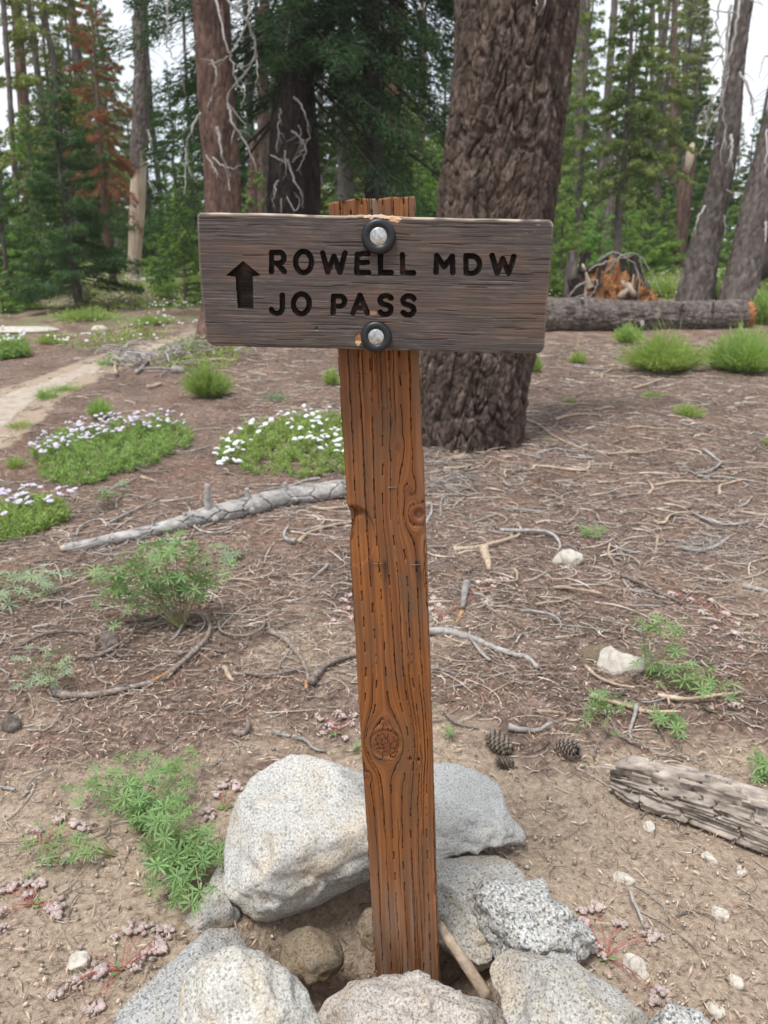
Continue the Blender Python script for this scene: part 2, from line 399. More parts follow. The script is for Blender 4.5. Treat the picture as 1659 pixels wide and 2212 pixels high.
MAT = dict(
    ground=m_ground(), path=m_path(), post=m_wood_post(), board=m_wood_board(),
    carve=m_simple('burnt_letter_recess', [(.3, (.004, .003, .003)), (.55, (.011, .007, .006)), (.72, (.05, .026, .018))], 45, .8, .12, 0, .4, .001),
    granite=m_granite('granite_pale', (.33, .32, .30), (.57, .555, .52), .38, .21),
    granite_h=m_granite('granite_grey', (.24, .24, .235), (.43, .43, .42), .25, .3),
    granite_g=m_granite('granite_cream', (.35, .335, .30), (.58, .56, .515), .38, .22),
    granite_p=m_granite('granite_pinkish', (.30, .265, .235), (.52, .48, .44), .3, .25), granite_t=m_granite('granite_tan', (.28, .265, .24), (.48, .46, .42), .35, .27),
    granite_s=m_granite('granite_speckled', (.20, .20, .19), (.56, .55, .53), .15, .36, 175),
    granite_w=m_granite('granite_white', (.38, .38, .365), (.58, .575, .555), .12, .2, 300),
    granite_b=m_granite('granite_brown', (.13, .10, .07), (.24, .19, .13), .4, .2),
    bark=m_bark('pine_bark', (.034, .024, .019), (.076, .054, .043), (.160, .120, .098), 16, .55),
    bark2=m_bark('grey_bark', (.055, .045, .040), (.115, .095, .085), (.20, .17, .155), 12),
    bark3=m_bark('dark_bark', (.016, .012, .011), (.035, .027, .024), (.065, .05, .044), 12),
    bark4=m_bark('red_bark', (.06, .035, .028), (.125, .075, .06), (.19, .13, .105), 10),
    barewood=m_simple('bare_wood', [(.3, (.26, .19, .13)), (.5, (.42, .33, .25)), (.7, (.50, .45, .39))], 9, stretch=(1, 1, .12), tint=.25, bd=.01),
    rotten=m_simple('rotten_wood', [(.3, (.12, .045, .018)), (.5, (.28, .12, .045)), (.7, (.42, .23, .10))], 16, tint=.4, bump=.9, bd=.03),
    greywood=m_simple('grey_dead_wood', [(.3, (.14, .125, .115)), (.5, (.27, .25, .235)), (.7, (.40, .38, .36))], 40, stretch=(1, 1, 1), tint=.3, bd=.003, objvar=.15),
    logwood=m_simple('weathered_log_wood', [(.28, (.15, .12, .095)), (.46, (.27, .225, .19)), (.6, (.36, .31, .27)), (.75, (.45, .37, .28))], 24, tint=.45, bump=.8, bd=.006, stretch=(.35, 1, 1)),
    tan=m_simple('tan_twig', [(.3, (.24, .17, .115)), (.6, (.42, .33, .25)), (.75, (.52, .44, .36))], 60, tint=.3, objvar=.2),
    brown=m_simple('brown_twig', [(.3, (.08, .062, .053)), (.5, (.18, .145, .125)), (.7, (.30, .255, .225))], 70, tint=.3, bump=.8, bd=.004, objvar=.2),
    orange=m_simple('fresh_broken_wood', [(.3, (.30, .13, .05)), (.7, (.55, .33, .17))], 60, tint=.2),
    chipw=m_simple('splintered_chip_wood', [(.3, (.34, .16, .08)), (.7, (.62, .41, .26))], 150, tint=.2, stretch=(.3, 1, 1)),
    firblue=m_leaf('blue_green_needles', (.030, .070, .030), (.085, .150, .062), .1),
    fir=m_leaf('fir_needles', (.040, .085, .030), (.105, .185, .060)),
    firdark=m_leaf('dark_fir_needles', (.016, .040, .024), (.050, .100, .048), .1),
    firlight=m_leaf('young_fir_needles', (.11, .20, .055), (.25, .38, .115), .2, .35),
    olive=m_leaf('olive_needles', (.095, .13, .045), (.22, .265, .10), .2, .3),
    reddead=m_leaf('dead_red_needles', (.16, .052, .030), (.32, .13, .075), .1, .2),
    lupine=m_leaf('lupine_leaf', (.105, .195, .065), (.22, .34, .15), .18, .25),
    lupgrey=m_leaf('silvery_lupine_leaf', (.18, .25, .16), (.28, .36, .24), .12, .2),
    herb=m_leaf('herb_leaf', (.15, .25, .07), (.32, .45, .17), .1, .35),
    yellowg=m_leaf('yellow_green_leaf', (.14, .22, .055), (.30, .41, .15), .1, .35),
    stem=m_simple('green_stem', [(.3, (.16, .17, .07)), (.7, (.30, .27, .13))], 20, tint=.3, bump=0),
    redstem=m_simple('red_stem', [(.3, (.30, .06, .06)), (.7, (.45, .14, .12))], 40, tint=.3, bump=0),
    white=m_simple('white_petals', [(.3, (.70, .70, .71)), (.7, (.86, .85, .86))], 200, tint=.1, bump=.6, bd=.004),
    lilac=m_simple('lilac_petals', [(.3, (.50, .43, .52)), (.7, (.70, .65, .72))], 200, tint=.15, bump=.6, bd=.004),
    pink=m_simple('pale_pink_fluff', [(.3, (.42, .30, .28)), (.6, (.58, .48, .44))], 300, tint=.25, bump=.8, bd=.003),
    yellow=m_simple('yellow_petals', [(.3, (.55, .42, .05)), (.7, (.7, .55, .08))], 60, tint=.1, bump=0),
    needle=m_simple('brown_needles', [(.3, (.12, .075, .055)), (.6, (.26, .175, .13))], 30, tint=.6, bump=0),
    chip=m_simple('bark_chips', [(.3, (.16, .11, .082)), (.6, (.36, .27, .21))], 30, tint=.75, bump=0),
    pebble=m_simple('gravel_stone', [(.3, (.24, .19, .14)), (.6, (.45, .38, .30))], 80, tint=.4, bump=.3, bd=.001),
    rock=m_simple('pale_field_rock', [(.3, (.34, .31, .26)), (.5, (.48, .44, .38)), (.7, (.58, .54, .47))], 30, tint=0, bump=.7, bd=.008),
    cone=m_simple('pine_cone', [(.3, (.10, .08, .065)), (.6, (.24, .195, .16))], 60, tint=.65, bump=.3),
)
def m_metal():
    k = M_('galvanised_steel', .38, .5); k.b.inputs['Metallic'].default_value = 1.0; p = k.coord('Object')
    k.col(k.ramp(k.vor(p, 260, out='Color'), [(.2, (.34, .35, .35)), (.8, (.60, .60, .58))]))
    k.l(k.ramp(k.noise(p, 300, 4), [(.3, .30), (.7, .52)]), k.b.inputs['Roughness']); k.bump(k.noise(p, 220, 3), .25, .001); return k.m
def m_rubber():
    k = M_('black_rubber', .42, .45); p = k.coord('Object'); k.col(k.ramp(k.noise(p, 120, 4), [(.35, (.004, .005, .008)), (.7, (.010, .012, .016))])); k.bump(k.noise(p, 400, 3), .2, .0006); return k.m
MAT['metal'] = m_metal(); MAT['rubber'] = m_rubber()
MAT['staple'] = m_simple('rusty_staple', [(.3, (.10, .07, .055)), (.7, (.24, .20, .18))], 60, .5, .5, 0, 0)
MAT['mark'] = m_simple('stamped_metal', [(.3, (.10, .10, .10)), (.7, (.2, .2, .2))], 50, .6, .4, 0, 0)

# ------------------------------------------------------------------ ground and path
def terrain():
    y = np.concatenate([np.linspace(-40, -3, 8)[:-1], np.linspace(-3, .5, 22)[:-1], np.linspace(.5, 4, 250)[:-1], np.linspace(4, 10, 130)[:-1],
                        np.linspace(10, 30, 90)[:-1], np.geomspace(30, 1400, 60)])
    cf = np.linspace(-1.9, 1.9, 270); oc = 1.9 + np.geomspace(.03, 60, 28)
    c = np.concatenate([-oc[::-1], cf, oc])
    Y, C = np.meshgrid(y, c, indexing='ij'); X = C * (1 + .33 * np.clip(Y - 2, 0, None))
    Z = H(X, Y)
    near = 1 - sst(3, 9, Y)
    Z = Z + near * (.006 * fbm(X * 14, Y * 14, o=3, seed=9))
    sand = .95 * (1 - sst(1.6, 3.0, Y + .5 * fbm(X * .8, Y * .8, o=3, seed=21)))
    sand = np.maximum(sand, .62 * np.exp(-((X - .0) / .9) ** 2 - ((Y - 3.0) / .5) ** 2))
    sand = np.maximum(sand, .55 * np.exp(-((X - 1.9) / .6) ** 2 - ((Y - 3.3) / .5) ** 2))
    # pale zone beside the path
    pc = PATHC; d = np.full(X.shape, 9.)
    sel = (Y > 3) & (Y < 25)
    xs, ys = X[sel], Y[sel]; dd = np.full(xs.shape, 9.)
    for a, b in pc: dd = np.minimum(dd, np.hypot(xs - a, ys - b))
    d[sel] = dd
    sand = np.maximum(sand, 1.15 * (1 - sst(.1, .36, d)))
    sand = np.maximum(sand, .35 * sst(9, 13, Y))
    green = .52 * sst(10, 17, Y - .25 * X) * (1 - .45 * sst(40, 80, Y)) + 0 * X
    green = np.where(Y > 9, green, 0)
    V = np.stack([X, Y, Z], -1).reshape(-1, 3)
    o = mobj('ground', V, gridq(len(y), len(c)), MAT['ground'], origin=(0, 0, 0), smooth=True, attrs={'sand': sand, 'green': green})
    tag(o, kind='structure')

up = [(-420, 985), (-150, 905), (0, 850), (100, 822), (200, 782), (312, 748), (430, 716), (520, 700)]
lw = [(-420, 1110), (-150, 1010), (0, 940), (75, 870), (180, 815), (240, 790), (340, 756), (430, 730)]
UP = resample([G(*p) for p in up], 90); LW = resample([G(*p) for p in lw], 90)
PATHC = [(a[0] * (1 - q) + b[0] * q, a[1] * (1 - q) + b[1] * q) for a, b in zip(UP[::2], LW[::2]) for q in np.linspace(.05, .95, 9)]
terrain()
def path():
    t = np.linspace(0, 1, 16)
    i = np.arange(90)
    e1 = .14 * fbm(i * .35, i * 0, o=3, seed=31); e2 = .14 * fbm(i * .35, i * 0 + 5, o=3, seed=33)
    tt = (0 + e1)[:, None] * (1 - t) + (1 + e2)[:, None] * t
    P = UP[:, None] * (1 - tt[..., None]) + LW[:, None] * tt[..., None]
    P[..., 2] = H(P[..., 0], P[..., 1]) + .014 - .05 * (1 - sst(0, .12, np.minimum(t, 1 - t)))[None]
    o = mobj('path', P.reshape(-1, 3), gridq(90, 16)[:, ::-1], MAT['path'], origin=(0, 0, 0), smooth=True)
    tag(o, kind='structure')
path()

# ------------------------------------------------------------------ trail sign
def plane_frame(origin, yaw, roll):
    """local axes: x right along the face, y away from camera, z up along the piece"""
    M = Matrix.Rotation(yaw, 3, 'Z') @ Matrix.Rotation(roll, 3, 'Y')
    A = np.array(M); return np.array(origin), A      # world = origin + A @ local
def to_local(px, py, O, A):
    d = ray(px, py); n = A[:, 1]; t = np.dot(O - CAM, n) / np.dot(d, n)
    return A.T @ (CAM + d * t - O)

TS = empty('trail_sign', (POSTX, 1.33, 0), 'wooden trail sign post with a weathered carved board bolted near its top', 'trail sign')
PO, PA = plane_frame((.051, 1.33, 0), R(-3.6), R(-2.6))
BO, BA = plane_frame((-.0163, 1.272, 1.4515), R(-1.2), R(1.25))

def build_post():
    hw, dp = .0703, .089; s0, s1 = -.32, 1.588
    nfr, nsd = 190, 26
    fx = np.linspace(-hw, hw, nfr); sy = np.linspace(0, dp, nsd + 1)[1:]
    ring = [(x, 0.) for x in fx] + [(hw, y) for y in sy] + [(x, dp) for x in np.linspace(hw, -hw, 8)[1:]] + [(-hw, y) for y in sy[::-1][1:]]
    ring = np.array(ring); n = len(ring); rows = 690; s = np.linspace(s0, s1, rows)
    Xr, Yr = ring[:, 0][None].repeat(rows, 0), ring[:, 1][None].repeat(rows, 0); Sg = s[:, None].repeat(n, 1)
    # rounded corners, front two
    rc = .0035
    for sg in (-1, 1):
        dx = hw - sg * Xr; m = (dx < rc) & (Yr < rc)
        ddx = rc - dx; ddy = rc - Yr; L = np.hypot(ddx, ddy) + 1e-9
        far = m & (L > rc)
        Xr = np.where(far, sg * (hw - rc + ddx / L * rc), Xr); Yr = np.where(far, rc - ddy / L * rc, Yr)
    knots = []
    for (px, py, rp) in ((832, 1606, 33), (905, 1112, 24), (884, 1057, 9), (857, 966, 7), (905, 1640, 5), (832, 1560, 8), (793, 1678, 8)):
        l = to_local(px, py, PO, PA); knots.append((l[0], l[2], rp * .00086))
    u = Xr.copy()
    wob = .006 * fbm(Xr * 9, Sg * 1.3, o=3, seed=41)
    knotf = np.zeros_like(u)
    for (kx, ks, kr) in knots:
        dx, ds = Xr - kx, (Sg - ks) * .62; r2 = dx * dx + ds * ds
        u = u - dx * np.minimum(kr * kr * 1.5 / (r2 + kr * kr * .15), 2.0) * np.exp(-r2 / (kr * kr * 22))
        ins = 1 - sst(kr * .72, kr * .92, np.hypot(dx, (Sg - ks) * .85)); knotf = np.maximum(knotf, ins)
        u = np.where(ins > .5, np.hypot(dx, Sg - ks) * 1.7, u)
    u = u + wob
    front = (Yr < .002) & (np.abs(Xr) < hw - .0005)
    D = np.zeros_like(u)
    # soft ribbing of the grain
    D += .0006 * fbm(u * 170, Sg * 2.5, o=3, seed=43) + .0007 * fbm(u * 22, Sg * 1.2, o=2, seed=44)
    r = np.random.default_rng(5)
    pitch = .0172
    for k in range(-4, 5):
        wx = k * pitch + .0015 * vn(s * 4, s * 0 + k, seed=46) + .0009 * vn(s * 60, s * 0 + k, seed=47)
        ph = (k % 2) * .0265 + .004 * r.random()
        v = (s - s0 + ph) % .053; inm = (v > .017) & (v < .036)
        cell = np.floor((s - s0 + ph) / .053).astype(int)
        wm = np.where(inm & (np.abs(np.sin(cell * 5.1 + k * 2.3)) > .3),   .0007 * (.35 + .75 * np.abs(np.sin(cell * 7.3 + k))), 0)
        endf = np.where(inm & ((v < .0195) | (v > .0335)), .0006, 0)
        on = vn(s * 7, s * 0 + k * 3.1, seed=48) > -.35
        wc = np.where(on, .00022 + .00030 * np.abs(vn(s * 11, s * 0 + k, seed=49)), 0)
        w = np.maximum(wm + endf, wc)[:, None]
        dist = np.abs(u - wob * .5 - wx[:, None])
        D += np.where(w > 0, .007 * (1 - sst(w * .55, w * 1.25 + .0001, dist)), 0) * (knotf < .3)
    # long free cracks along the grain
    for _ in range(30):
        ux = r.uniform(-hw * .93, hw * .93); sc = r.uniform(.0, 1.5); ln = r.uniform(.05, .22)
        ww = .00055 * np.clip(1 - ((s - sc) / ln) ** 2, 0, 1)[:, None]
        dist = np.abs(u - (ux + .0012 * vn(s * 30, s * 0 + ux * 99, seed=51))[:, None])
        D += np.where(ww > .0001, .006 * (1 - sst(ww * .4, ww * 1.2 + .0001, dist)), 0) * (knotf < .3)
    # checks in the big knot and its raised ring
    kx, ks, kr = knots[0]
    a = np.arctan2(Sg - ks, Xr - kx); q = np.hypot(Xr - kx, Sg - ks)
    F1, F2, _ = voro((Xr - kx) * 90 + 3.3, (Sg - ks) * 90 + 7.1, 5)
    D += np.where(q < kr * .85, .004 * (1 - sst(.02, .09, F2 - F1)), 0)
    D += .0016 * (1 - sst(.0, .003, np.abs(q - kr * 1.0))) - .0012 * (1 - sst(0, .006, np.abs(q - kr * 1.25)))
    kx, ks, kr = knots[1]
    q = np.hypot(Xr - kx, (Sg - ks) * .9); D += .004 * (1 - sst(.3 * kr, kr * .55, q)) + .002 * (1 - sst(0, .002, np.abs(q - kr * .9)))
    # vertical slot below the board
    tl = to_local(822, 770, PO, PA); bl = to_local(828, 884, PO, PA)
    cx = np.interp(s, [bl[2], tl[2]], [bl[0], tl[0]])[:, None]
    slot = (1 - sst(.0062, .0088, np.abs(Xr - cx))) * sst(bl[2] - .004, bl[2] + .006, Sg) * (Yr < .01)
    D += .007 * slot
    # scallop scooped out of the left edge
    c = to_local(765, 1158, PO, PA); ex = (Xr - c[0]) / .040; es = (Sg - c[2]) / .060
    q = np.hypot(ex, es); scoop = 1 - sst(.90, 1.0, q)
    up_ = sst(-.9, .9, es)
    D += scoop * (.0015 + .0075 * up_ * (1 - .4 * q))
    D += (1 - sst(0, .02, np.abs(Sg - c[2] - .042) + .4 * (Xr + hw))) * .012
    # splinter on the lower right edge
    c = to_local(948, 1925, PO, PA); D += .006 * (1 - sst(0, .012, np.abs(Xr - hw))) * (1 - sst(.0, .035, np.abs(Sg - c[2]))) 
    # torn nail holes beside the knot
    for px, py in ((886, 1640), (904, 1642), (1000, 3000)):
        c = to_local(px, py, PO, PA); D += .009 * (1 - sst(.0012, .0032, np.hypot((Xr - c[0]), (Sg - c[2]) * .55)))
    # notches on the top
    topn = .004 * np.maximum(0, vn(u * 90, u * 0, seed=61)) * sst(1.53, 1.578, Sg) * 1.6
    D += topn
    Ssh = Sg + (.005 * fbm(Xr * 55, Yr * 30, o=2, seed=62) - .004 * np.clip(-Xr / hw, 0, 1) - .001) * sst(1.50, 1.578, Sg)
    side = (~front)
    Yw = Yr + np.where(front, D, 0)
    Xw = Xr + np.where(side & (Xr > hw - .004) & (Yr > .002), -D * .7, 0) + np.where(side & (Xr < -hw + .004) & (Yr > .002), D * .5, 0)
    ledge = .005 * np.exp(-((Sg - to_local(760, 1130, PO, PA)[2]) / .022) ** 2)
    Xw = Xw + ledge * (1 - sst(-hw, -hw + .02, Xw))
    L = np.stack([Xw, Yw, Ssh], -1).reshape(-1, 3)
    grey = np.clip(slot * .9 + .75 * sst(.10, -.05, Sg) * (.5 + fbm(u * 60, Sg * 4, o=2, seed=63)) + .35 * (np.abs(Xr - hw) < .012) * sst(.7, 1.3, Sg) , 0, 1)
    grey = np.clip(grey + .55 * (1 - sst(.1, .42, Sg)), 0, 1) * (.55 + .45 * vn(u * 80, Sg * 6, seed=64))
    stain = np.zeros_like(u)
    for px, py, a in ((832, 1217, .9), (918 - 15, 1218, .9), (800, 1216, .6), (908, 1235, .75)):
        c = to_local(px, py, PO, PA); stain = np.maximum(stain, a * np.exp(-((Xr - c[0]) / .0045) ** 2 - np.where(Sg > c[2], ((Sg - c[2]) / .006) ** 2, ((Sg - c[2]) / .040) ** 2)))
    # top cap, fanned from the last ring
    m = len(L); ctr = L[-n:].mean(0); L = np.vstack([L, ctr]); j = np.arange(n)
    cap = np.stack([np.full(n, m), (rows - 1) * n + j, (rows - 1) * n + (j + 1) % n], 1)
    Vw = L @ PA.T + PO
    per = np.concatenate([ring[:nfr, 0], hw + ring[nfr:nfr + nsd, 1], 3 + ring[nfr + nsd:, 0] + ring[nfr + nsd:, 1]])
    uu = np.where(np.arange(n)[None] < nfr, u, per[None] + wob)
    UV = np.vstack([np.stack([uu, Sg], -1).reshape(-1, 2), [[0, s1]]])
    ap = lambda a: np.r_[a.ravel(), 0]
    kn = np.clip(knotf, 0, 1) * .55
    o = mobj('post', Vw, [gridq(rows, n, True), cap], MAT['post'], TS, smooth=True,
             attrs={'grey': np.clip(ap(grey), 0, 1), 'knot': ap(kn), 'stain': ap(stain)}, uv=UV)
    # pale sawn top
    return o

post = build_post()

def staple(px, py, w=13):
    c = to_local(px, py, PO, PA); h = w * .00079
    P = np.array([[c[0] - h / 2, .006, c[2]], [c[0] - h / 2, -.0012, c[2]], [c[0] - h * .3, -.0018, c[2]], [c[0] + h * .3, -.0018, c[2]], [c[0] + h / 2, -.0012, c[2]], [c[0] + h / 2, .006, c[2]]])
    V, Q, T = tube(P @ PA.T + PO, .0006, 5)
    o = mobj('staple', V, [Q, T], MAT['staple'], post, attrs={'tint': np.full(len(V), .4)})
for a in ((782, 811, 22), (869, 809, 24), (848, 1052, 22), (816, 1217, 25), (897, 1219, 23)): staple(*a)

def build_board():
    hx, hz, th = .2775, .1020, .042
    dx = .00082; nx = int(2 * hx / dx); nz = int(2 * hz / dx)
    X, Z = np.meshgrid(np.linspace(-hx, hx, nx), np.linspace(-hz, hz, nz))       # rows = z
    # rounded corners: clamp to the rounded outline
    def inset(X, Z):
        rr = np.where((X < 0) & (Z < 0), .017, np.where((X > 0) & (Z < 0), .013, np.where(X > 0, .011, .007)))
        qx = np.abs(X) - (hx - rr); qz = np.abs(Z) - (hz - rr)
        L = np.hypot(np.maximum(qx, 0), np.maximum(qz, 0))
        out = (qx > 0) & (qz > 0) & (L > rr)
        f = np.where(out, rr / (L + 1e-9), 1)
        X2 = np.where(out, np.sign(X) * ((hx - rr) + qx * f), X); Z2 = np.where(out, np.sign(Z) * ((hz - rr) + qz * f), Z)
        d = np.where((qx > 0) & (qz > 0), np.maximum(rr - L, 0), np.minimum(hx - np.abs(X), hz - np.abs(Z)))
        return X2, Z2, d
    X, Z, d = inset(X, Z)
    top_w = .0014 * fbm(X * 14, X * 0 + 1, o=3, seed=71); bot_w = .0016 * fbm(X * 12, X * 0 + 4, o=3, seed=72)
    chiptop = .0035 * np.exp(-((X + .004) / .028) ** 2) * (1 + .6 * vn(X * 220, X * 0, seed=73))
    Zw = Z + sst(-.2, 1, Z / hz) * (top_w + chiptop * sst(.55, 1, Z / hz)) + sst(-.2, 1, -Z / hz) * bot_w
    Xw = X + .0010 * fbm(Z * 30, Z * 0, o=2, seed=74) * np.sign(X) * sst(.8, 1, np.abs(X) / hx) - .005 * sst(-.2, 1, -Z / hz) * sst(.85, 1, -X / hx) * -1
    # ------- carved shapes: centre lines measured on the photograph
    def L3(X_, Y_):
        return to_local(380.2 + X_ * .5209, 397.5 + Y_ * .5209, BO, BA)[[0, 2]]
    def arc(cx, cy, rx, ry, a0, a1, n=16):
        return [(cx + rx * math.cos(R(a)), cy + ry * math.sin(R(a))) for a in np.linspace(a0, a1, n)]
    LT = [
        ('R', [[(396, 364), (396, 286)], [(396, 286), (428, 285)] + arc(428, 307, 20, 22, -90, 90, 9) + [(400, 331)], [(420, 331), (449, 364)]]),
        ('O', [arc(529, 324, 33, 44, 0, 360, 40)]),
        ('W', [[(608, 286), (630, 366), (655, 300), (680, 366), (701, 286)]]),
        ('E', [[(797, 289), (752, 291), (750, 368), (799, 368)], [(752, 327), (794, 325)]]),
        ('L', [[(848, 294), (848, 368), (893, 369)]]),
        ('L', [[(939, 293), (940, 369), (985, 369)]]),
        ('M', [[(1079, 366), (1081, 297), (1112, 344), (1146, 299), (1148, 367)]]),
        ('D', [[(1202, 298), (1203, 369), (1225, 370)] + arc(1226, 334, 33, 36, 88, -88, 13) + [(1202, 298)]]),
        ('W', [[(1311, 297), (1332, 371), (1355, 310), (1380, 371), (1401, 301)]]),
        ('J', [[(441, 461), (441, 515)] + arc(418, 515, 23, 22, 0, 165, 9)]),
        ('O', [arc(520, 498, 33, 41, 0, 360, 40)]),
        ('P', [[(652, 537), (653, 466), (678, 466)] + arc(680, 487, 20, 21, -90, 90, 9) + [(655, 508)]]),
        ('A', [[(734, 536), (763, 462), (793, 535)], [(747, 515), (782, 515)]]),
        ('S', [arc(870, 482, 24, 19, -25, -230, 12) + [(868, 501)] + arc(868, 521, 24, 20, -70, 150, 12)]),
        ('S', [arc(965, 484, 24, 19, -25, -230, 12) + [(963, 503)] + arc(963, 524, 24, 20, -70, 150, 12)]),
    ]
    def segd(P, Q_, X, Z):
        vx, vz = Q_ - P; t = np.clip(((X - P[0]) * vx + (Z - P[1]) * vz) / (vx * vx + vz * vz + 1e-12), 0, 1)
        return np.hypot(X - P[0] - t * vx, Z - P[1] - t * vz)
    Dd = np.zeros_like(X); ID = np.full(X.shape, -1)
    hwid = .0041 + .0004 * fbm(X * 90, Z * 90, o=2, seed=77)
    for i, (ch, strokes) in enumerate(LT):
        pts = [np.array([L3(*p) for p in st]) for st in strokes]
        allp = np.concatenate(pts); lo, hi = allp.min(0) - .01, allp.max(0) + .01
        m = (X > lo[0]) & (X < hi[0]) & (Z > lo[1]) & (Z < hi[1]); xs, zs = X[m], Z[m]; dd = np.full(xs.shape, 9.)
        for P in pts:
            for a, b in zip(P[:-1], P[1:]): dd = np.minimum(dd, segd(a, b, xs, zs))
        e = hwid[m] - dd
        Dd[m] = np.maximum(Dd[m], .0052 * sst(-.0002, .0014, e) + .0006 * sst(.0014, .004, e))
        q = ID[m]; q[e > .0002] = i; ID[m] = q
    ar = np.array([L3(*p) for p in ((278, 320), (349, 379), (317, 384), (321, 517), (257, 517), (247, 385), (208, 380))])
    ins = np.zeros(X.shape, bool); dd = np.full(X.shape, 9.)
    for k in range(len(ar)):
        a, b = ar[k], ar[(k + 1) % len(ar)]
        c = ((a[1] > Z) != (b[1] > Z)) & (X < (b[0] - a[0]) * (Z - a[1]) / (b[1] - a[1] + 1e-12) + a[0]); ins ^= c
        dd = np.minimum(dd, segd(a, b, X, Z))
    e = np.where(ins, dd, -dd) + .0003 * fbm(X * 120, Z * 120, o=2, seed=78)
    Dd = np.maximum(Dd, .0062 * sst(-.0002, .0016, e)); ID[e > .0002] = len(LT)
    # ------- relief of the board itself
    rd = .0055; edge = np.where(d < rd, rd - np.sqrt(np.maximum(rd * rd - (rd - d) ** 2, 0)), 0)
    grain = .00055 * fbm(X * 12, Z * 520, o=3, seed=80) + .0003 * fbm(X * 5, Z * 90, o=2, seed=81)
    cracks = np.zeros_like(X)
    r = np.random.default_rng(8)
    for _ in range(70):
        cx, cz, ln = r.uniform(-hx, hx), r.uniform(-hz, hz), r.uniform(.01, .05)
        w = .0006 * np.clip(1 - ((X[0] - cx) / ln) ** 2, 0, 1)
        m = np.abs(Z[:, nx // 2] - cz) < .004
        cracks[m] += .0018 * (1 - sst(w * .4, w + .0003, np.abs(Z[m] - cz - .0008 * vn(X[m] * 30, X[m] * 0 + cz * 500, seed=82)))) * (w > .0001)
    bt, bb = L3(840, 218), L3(830, 633)
    def chipf(c, rx, rz, sd):
        q = np.hypot((X - c[0]) / rx, (Z - c[1]) / rz) + .35 * fbm(X * 130, Z * 130, o=3, seed=sd); return 1 - sst(.75, .88, q)
    c1 = np.maximum(chipf(bt + np.array([.000, .034]), .034, .012, 83) , chipf(bt + [.024, .027], .012, .008, 84))
    c1 = np.maximum(c1, chipf(bb + np.array([-.029, -.004]), .006, .012, 85)); c1 = np.maximum(c1, chipf(bb + [.0, -.0255], .018, .005, 86))
    c1 = np.maximum(c1, chipf(L3(815, 530), .009, .004, 87)); c1 = np.maximum(c1, chipf(L3(330, 392), .0025, .0025, 88))
    Y = edge + Dd + grain + cracks * (Dd < .001) + c1 * (.002 + .0025 * (vn(X * 160, Z * 400, seed=89) + 1) * .5)
    pit = .003 * (1 - sst(0, .004, np.hypot(X - L3(583, 601)[0], (Z - L3(583, 601)[1]))))
    Y += pit
    worn = (sst(.0055, .001, d) * ((Z > hz * .9) * .9 + .3) * (.6 + .6 * vn(X * 60, Z * 60, seed=90)) + .6 * sst(.35, .6, fbm(X * 60, Z * 500, o=3, seed=91)) * (np.hypot(X - L3(1475, 172)[0], Z - L3(1475, 172)[1]) < .014))
    c1[Dd > .001] = 0
    V = np.stack([Xw, Y, Zw], -1).reshape(-1, 3)
    F = gridq(nz, nx)
    fid = ID.ravel()[F]; cnt = fid.max(1)
    # back rim
    ringi = np.concatenate([np.arange(nx), np.arange(1, nz) * nx + nx - 1, (nz - 1) * nx + np.arange(nx - 2, -1, -1), np.arange(nz - 2, 0, -1) * nx])
    nr = len(ringi); nb = len(V); steps = 8
    rim = []
    for k in range(1, steps + 1):
        q = V[ringi].copy(); q[:, 1] = rd + (th - rd) * k / steps; q[:, 0] += .0006 * fbm(q[:, 1] * 90, q[:, 0] * 20 + q[:, 2] * 20, o=2, seed=92)
        q[:, 2] += .0006 * fbm(q[:, 1] * 200, q[:, 0] * 8 + q[:, 2] * 8, o=2, seed=93); rim.append(q)
    Vall = np.vstack([V] + rim + [[[0, th, 0]]])
    idx = [ringi] + [nb + k * nr + np.arange(nr) for k in range(steps)]
    RQ = []
    for a, b in zip(idx[:-1], idx[1:]): RQ.append(np.stack([a, b, np.roll(b, -1), np.roll(a, -1)], 1))
    l = idx[-1]; back = np.stack([np.full(nr, len(Vall) - 1), np.roll(l, -1), l], 1)
    Vw = Vall @ BA.T + BO
    def sub(name, faces, mat, parent, **k):
        faces = [f for f in faces if len(f)]; used = np.unique(np.concatenate([f.ravel() for f in faces])); mp = np.full(len(Vall), -1); mp[used] = np.arange(len(used))
        at = {kk: vv[used] for kk, vv in k.get('attrs', {}).items()}
        return mobj(name, Vw[used], [mp[f] for f in faces], mat, parent, smooth=True, attrs=at, uv=k['uv'][used])
    ext = lambda a: np.r_[a.ravel(), np.zeros(len(Vall) - nb)]
    UV = np.vstack([np.stack([X, Z], -1).reshape(-1, 2)] + [np.stack([q[:, 0], q[:, 2] + q[:, 1]], -1) for q in rim] + [[[0, 0]]])
    at = {'chip': np.clip(ext(c1), 0, 1), 'worn': np.clip(ext(worn), 0, 1)}
    brd = sub('sign_board', [F[cnt < 0]] + RQ + [back], MAT['board'], TS, attrs=at, uv=UV)
    for i, (ch, _) in enumerate(LT):
        o = sub('letter', [F[cnt == i]], MAT['carve'], brd, uv=UV); o['label'] = 'carved dark letter ' + ch
    o = sub('arrow', [F[cnt == len(LT)]], MAT['carve'], brd, uv=UV); o['label'] = 'carved arrow pointing up'
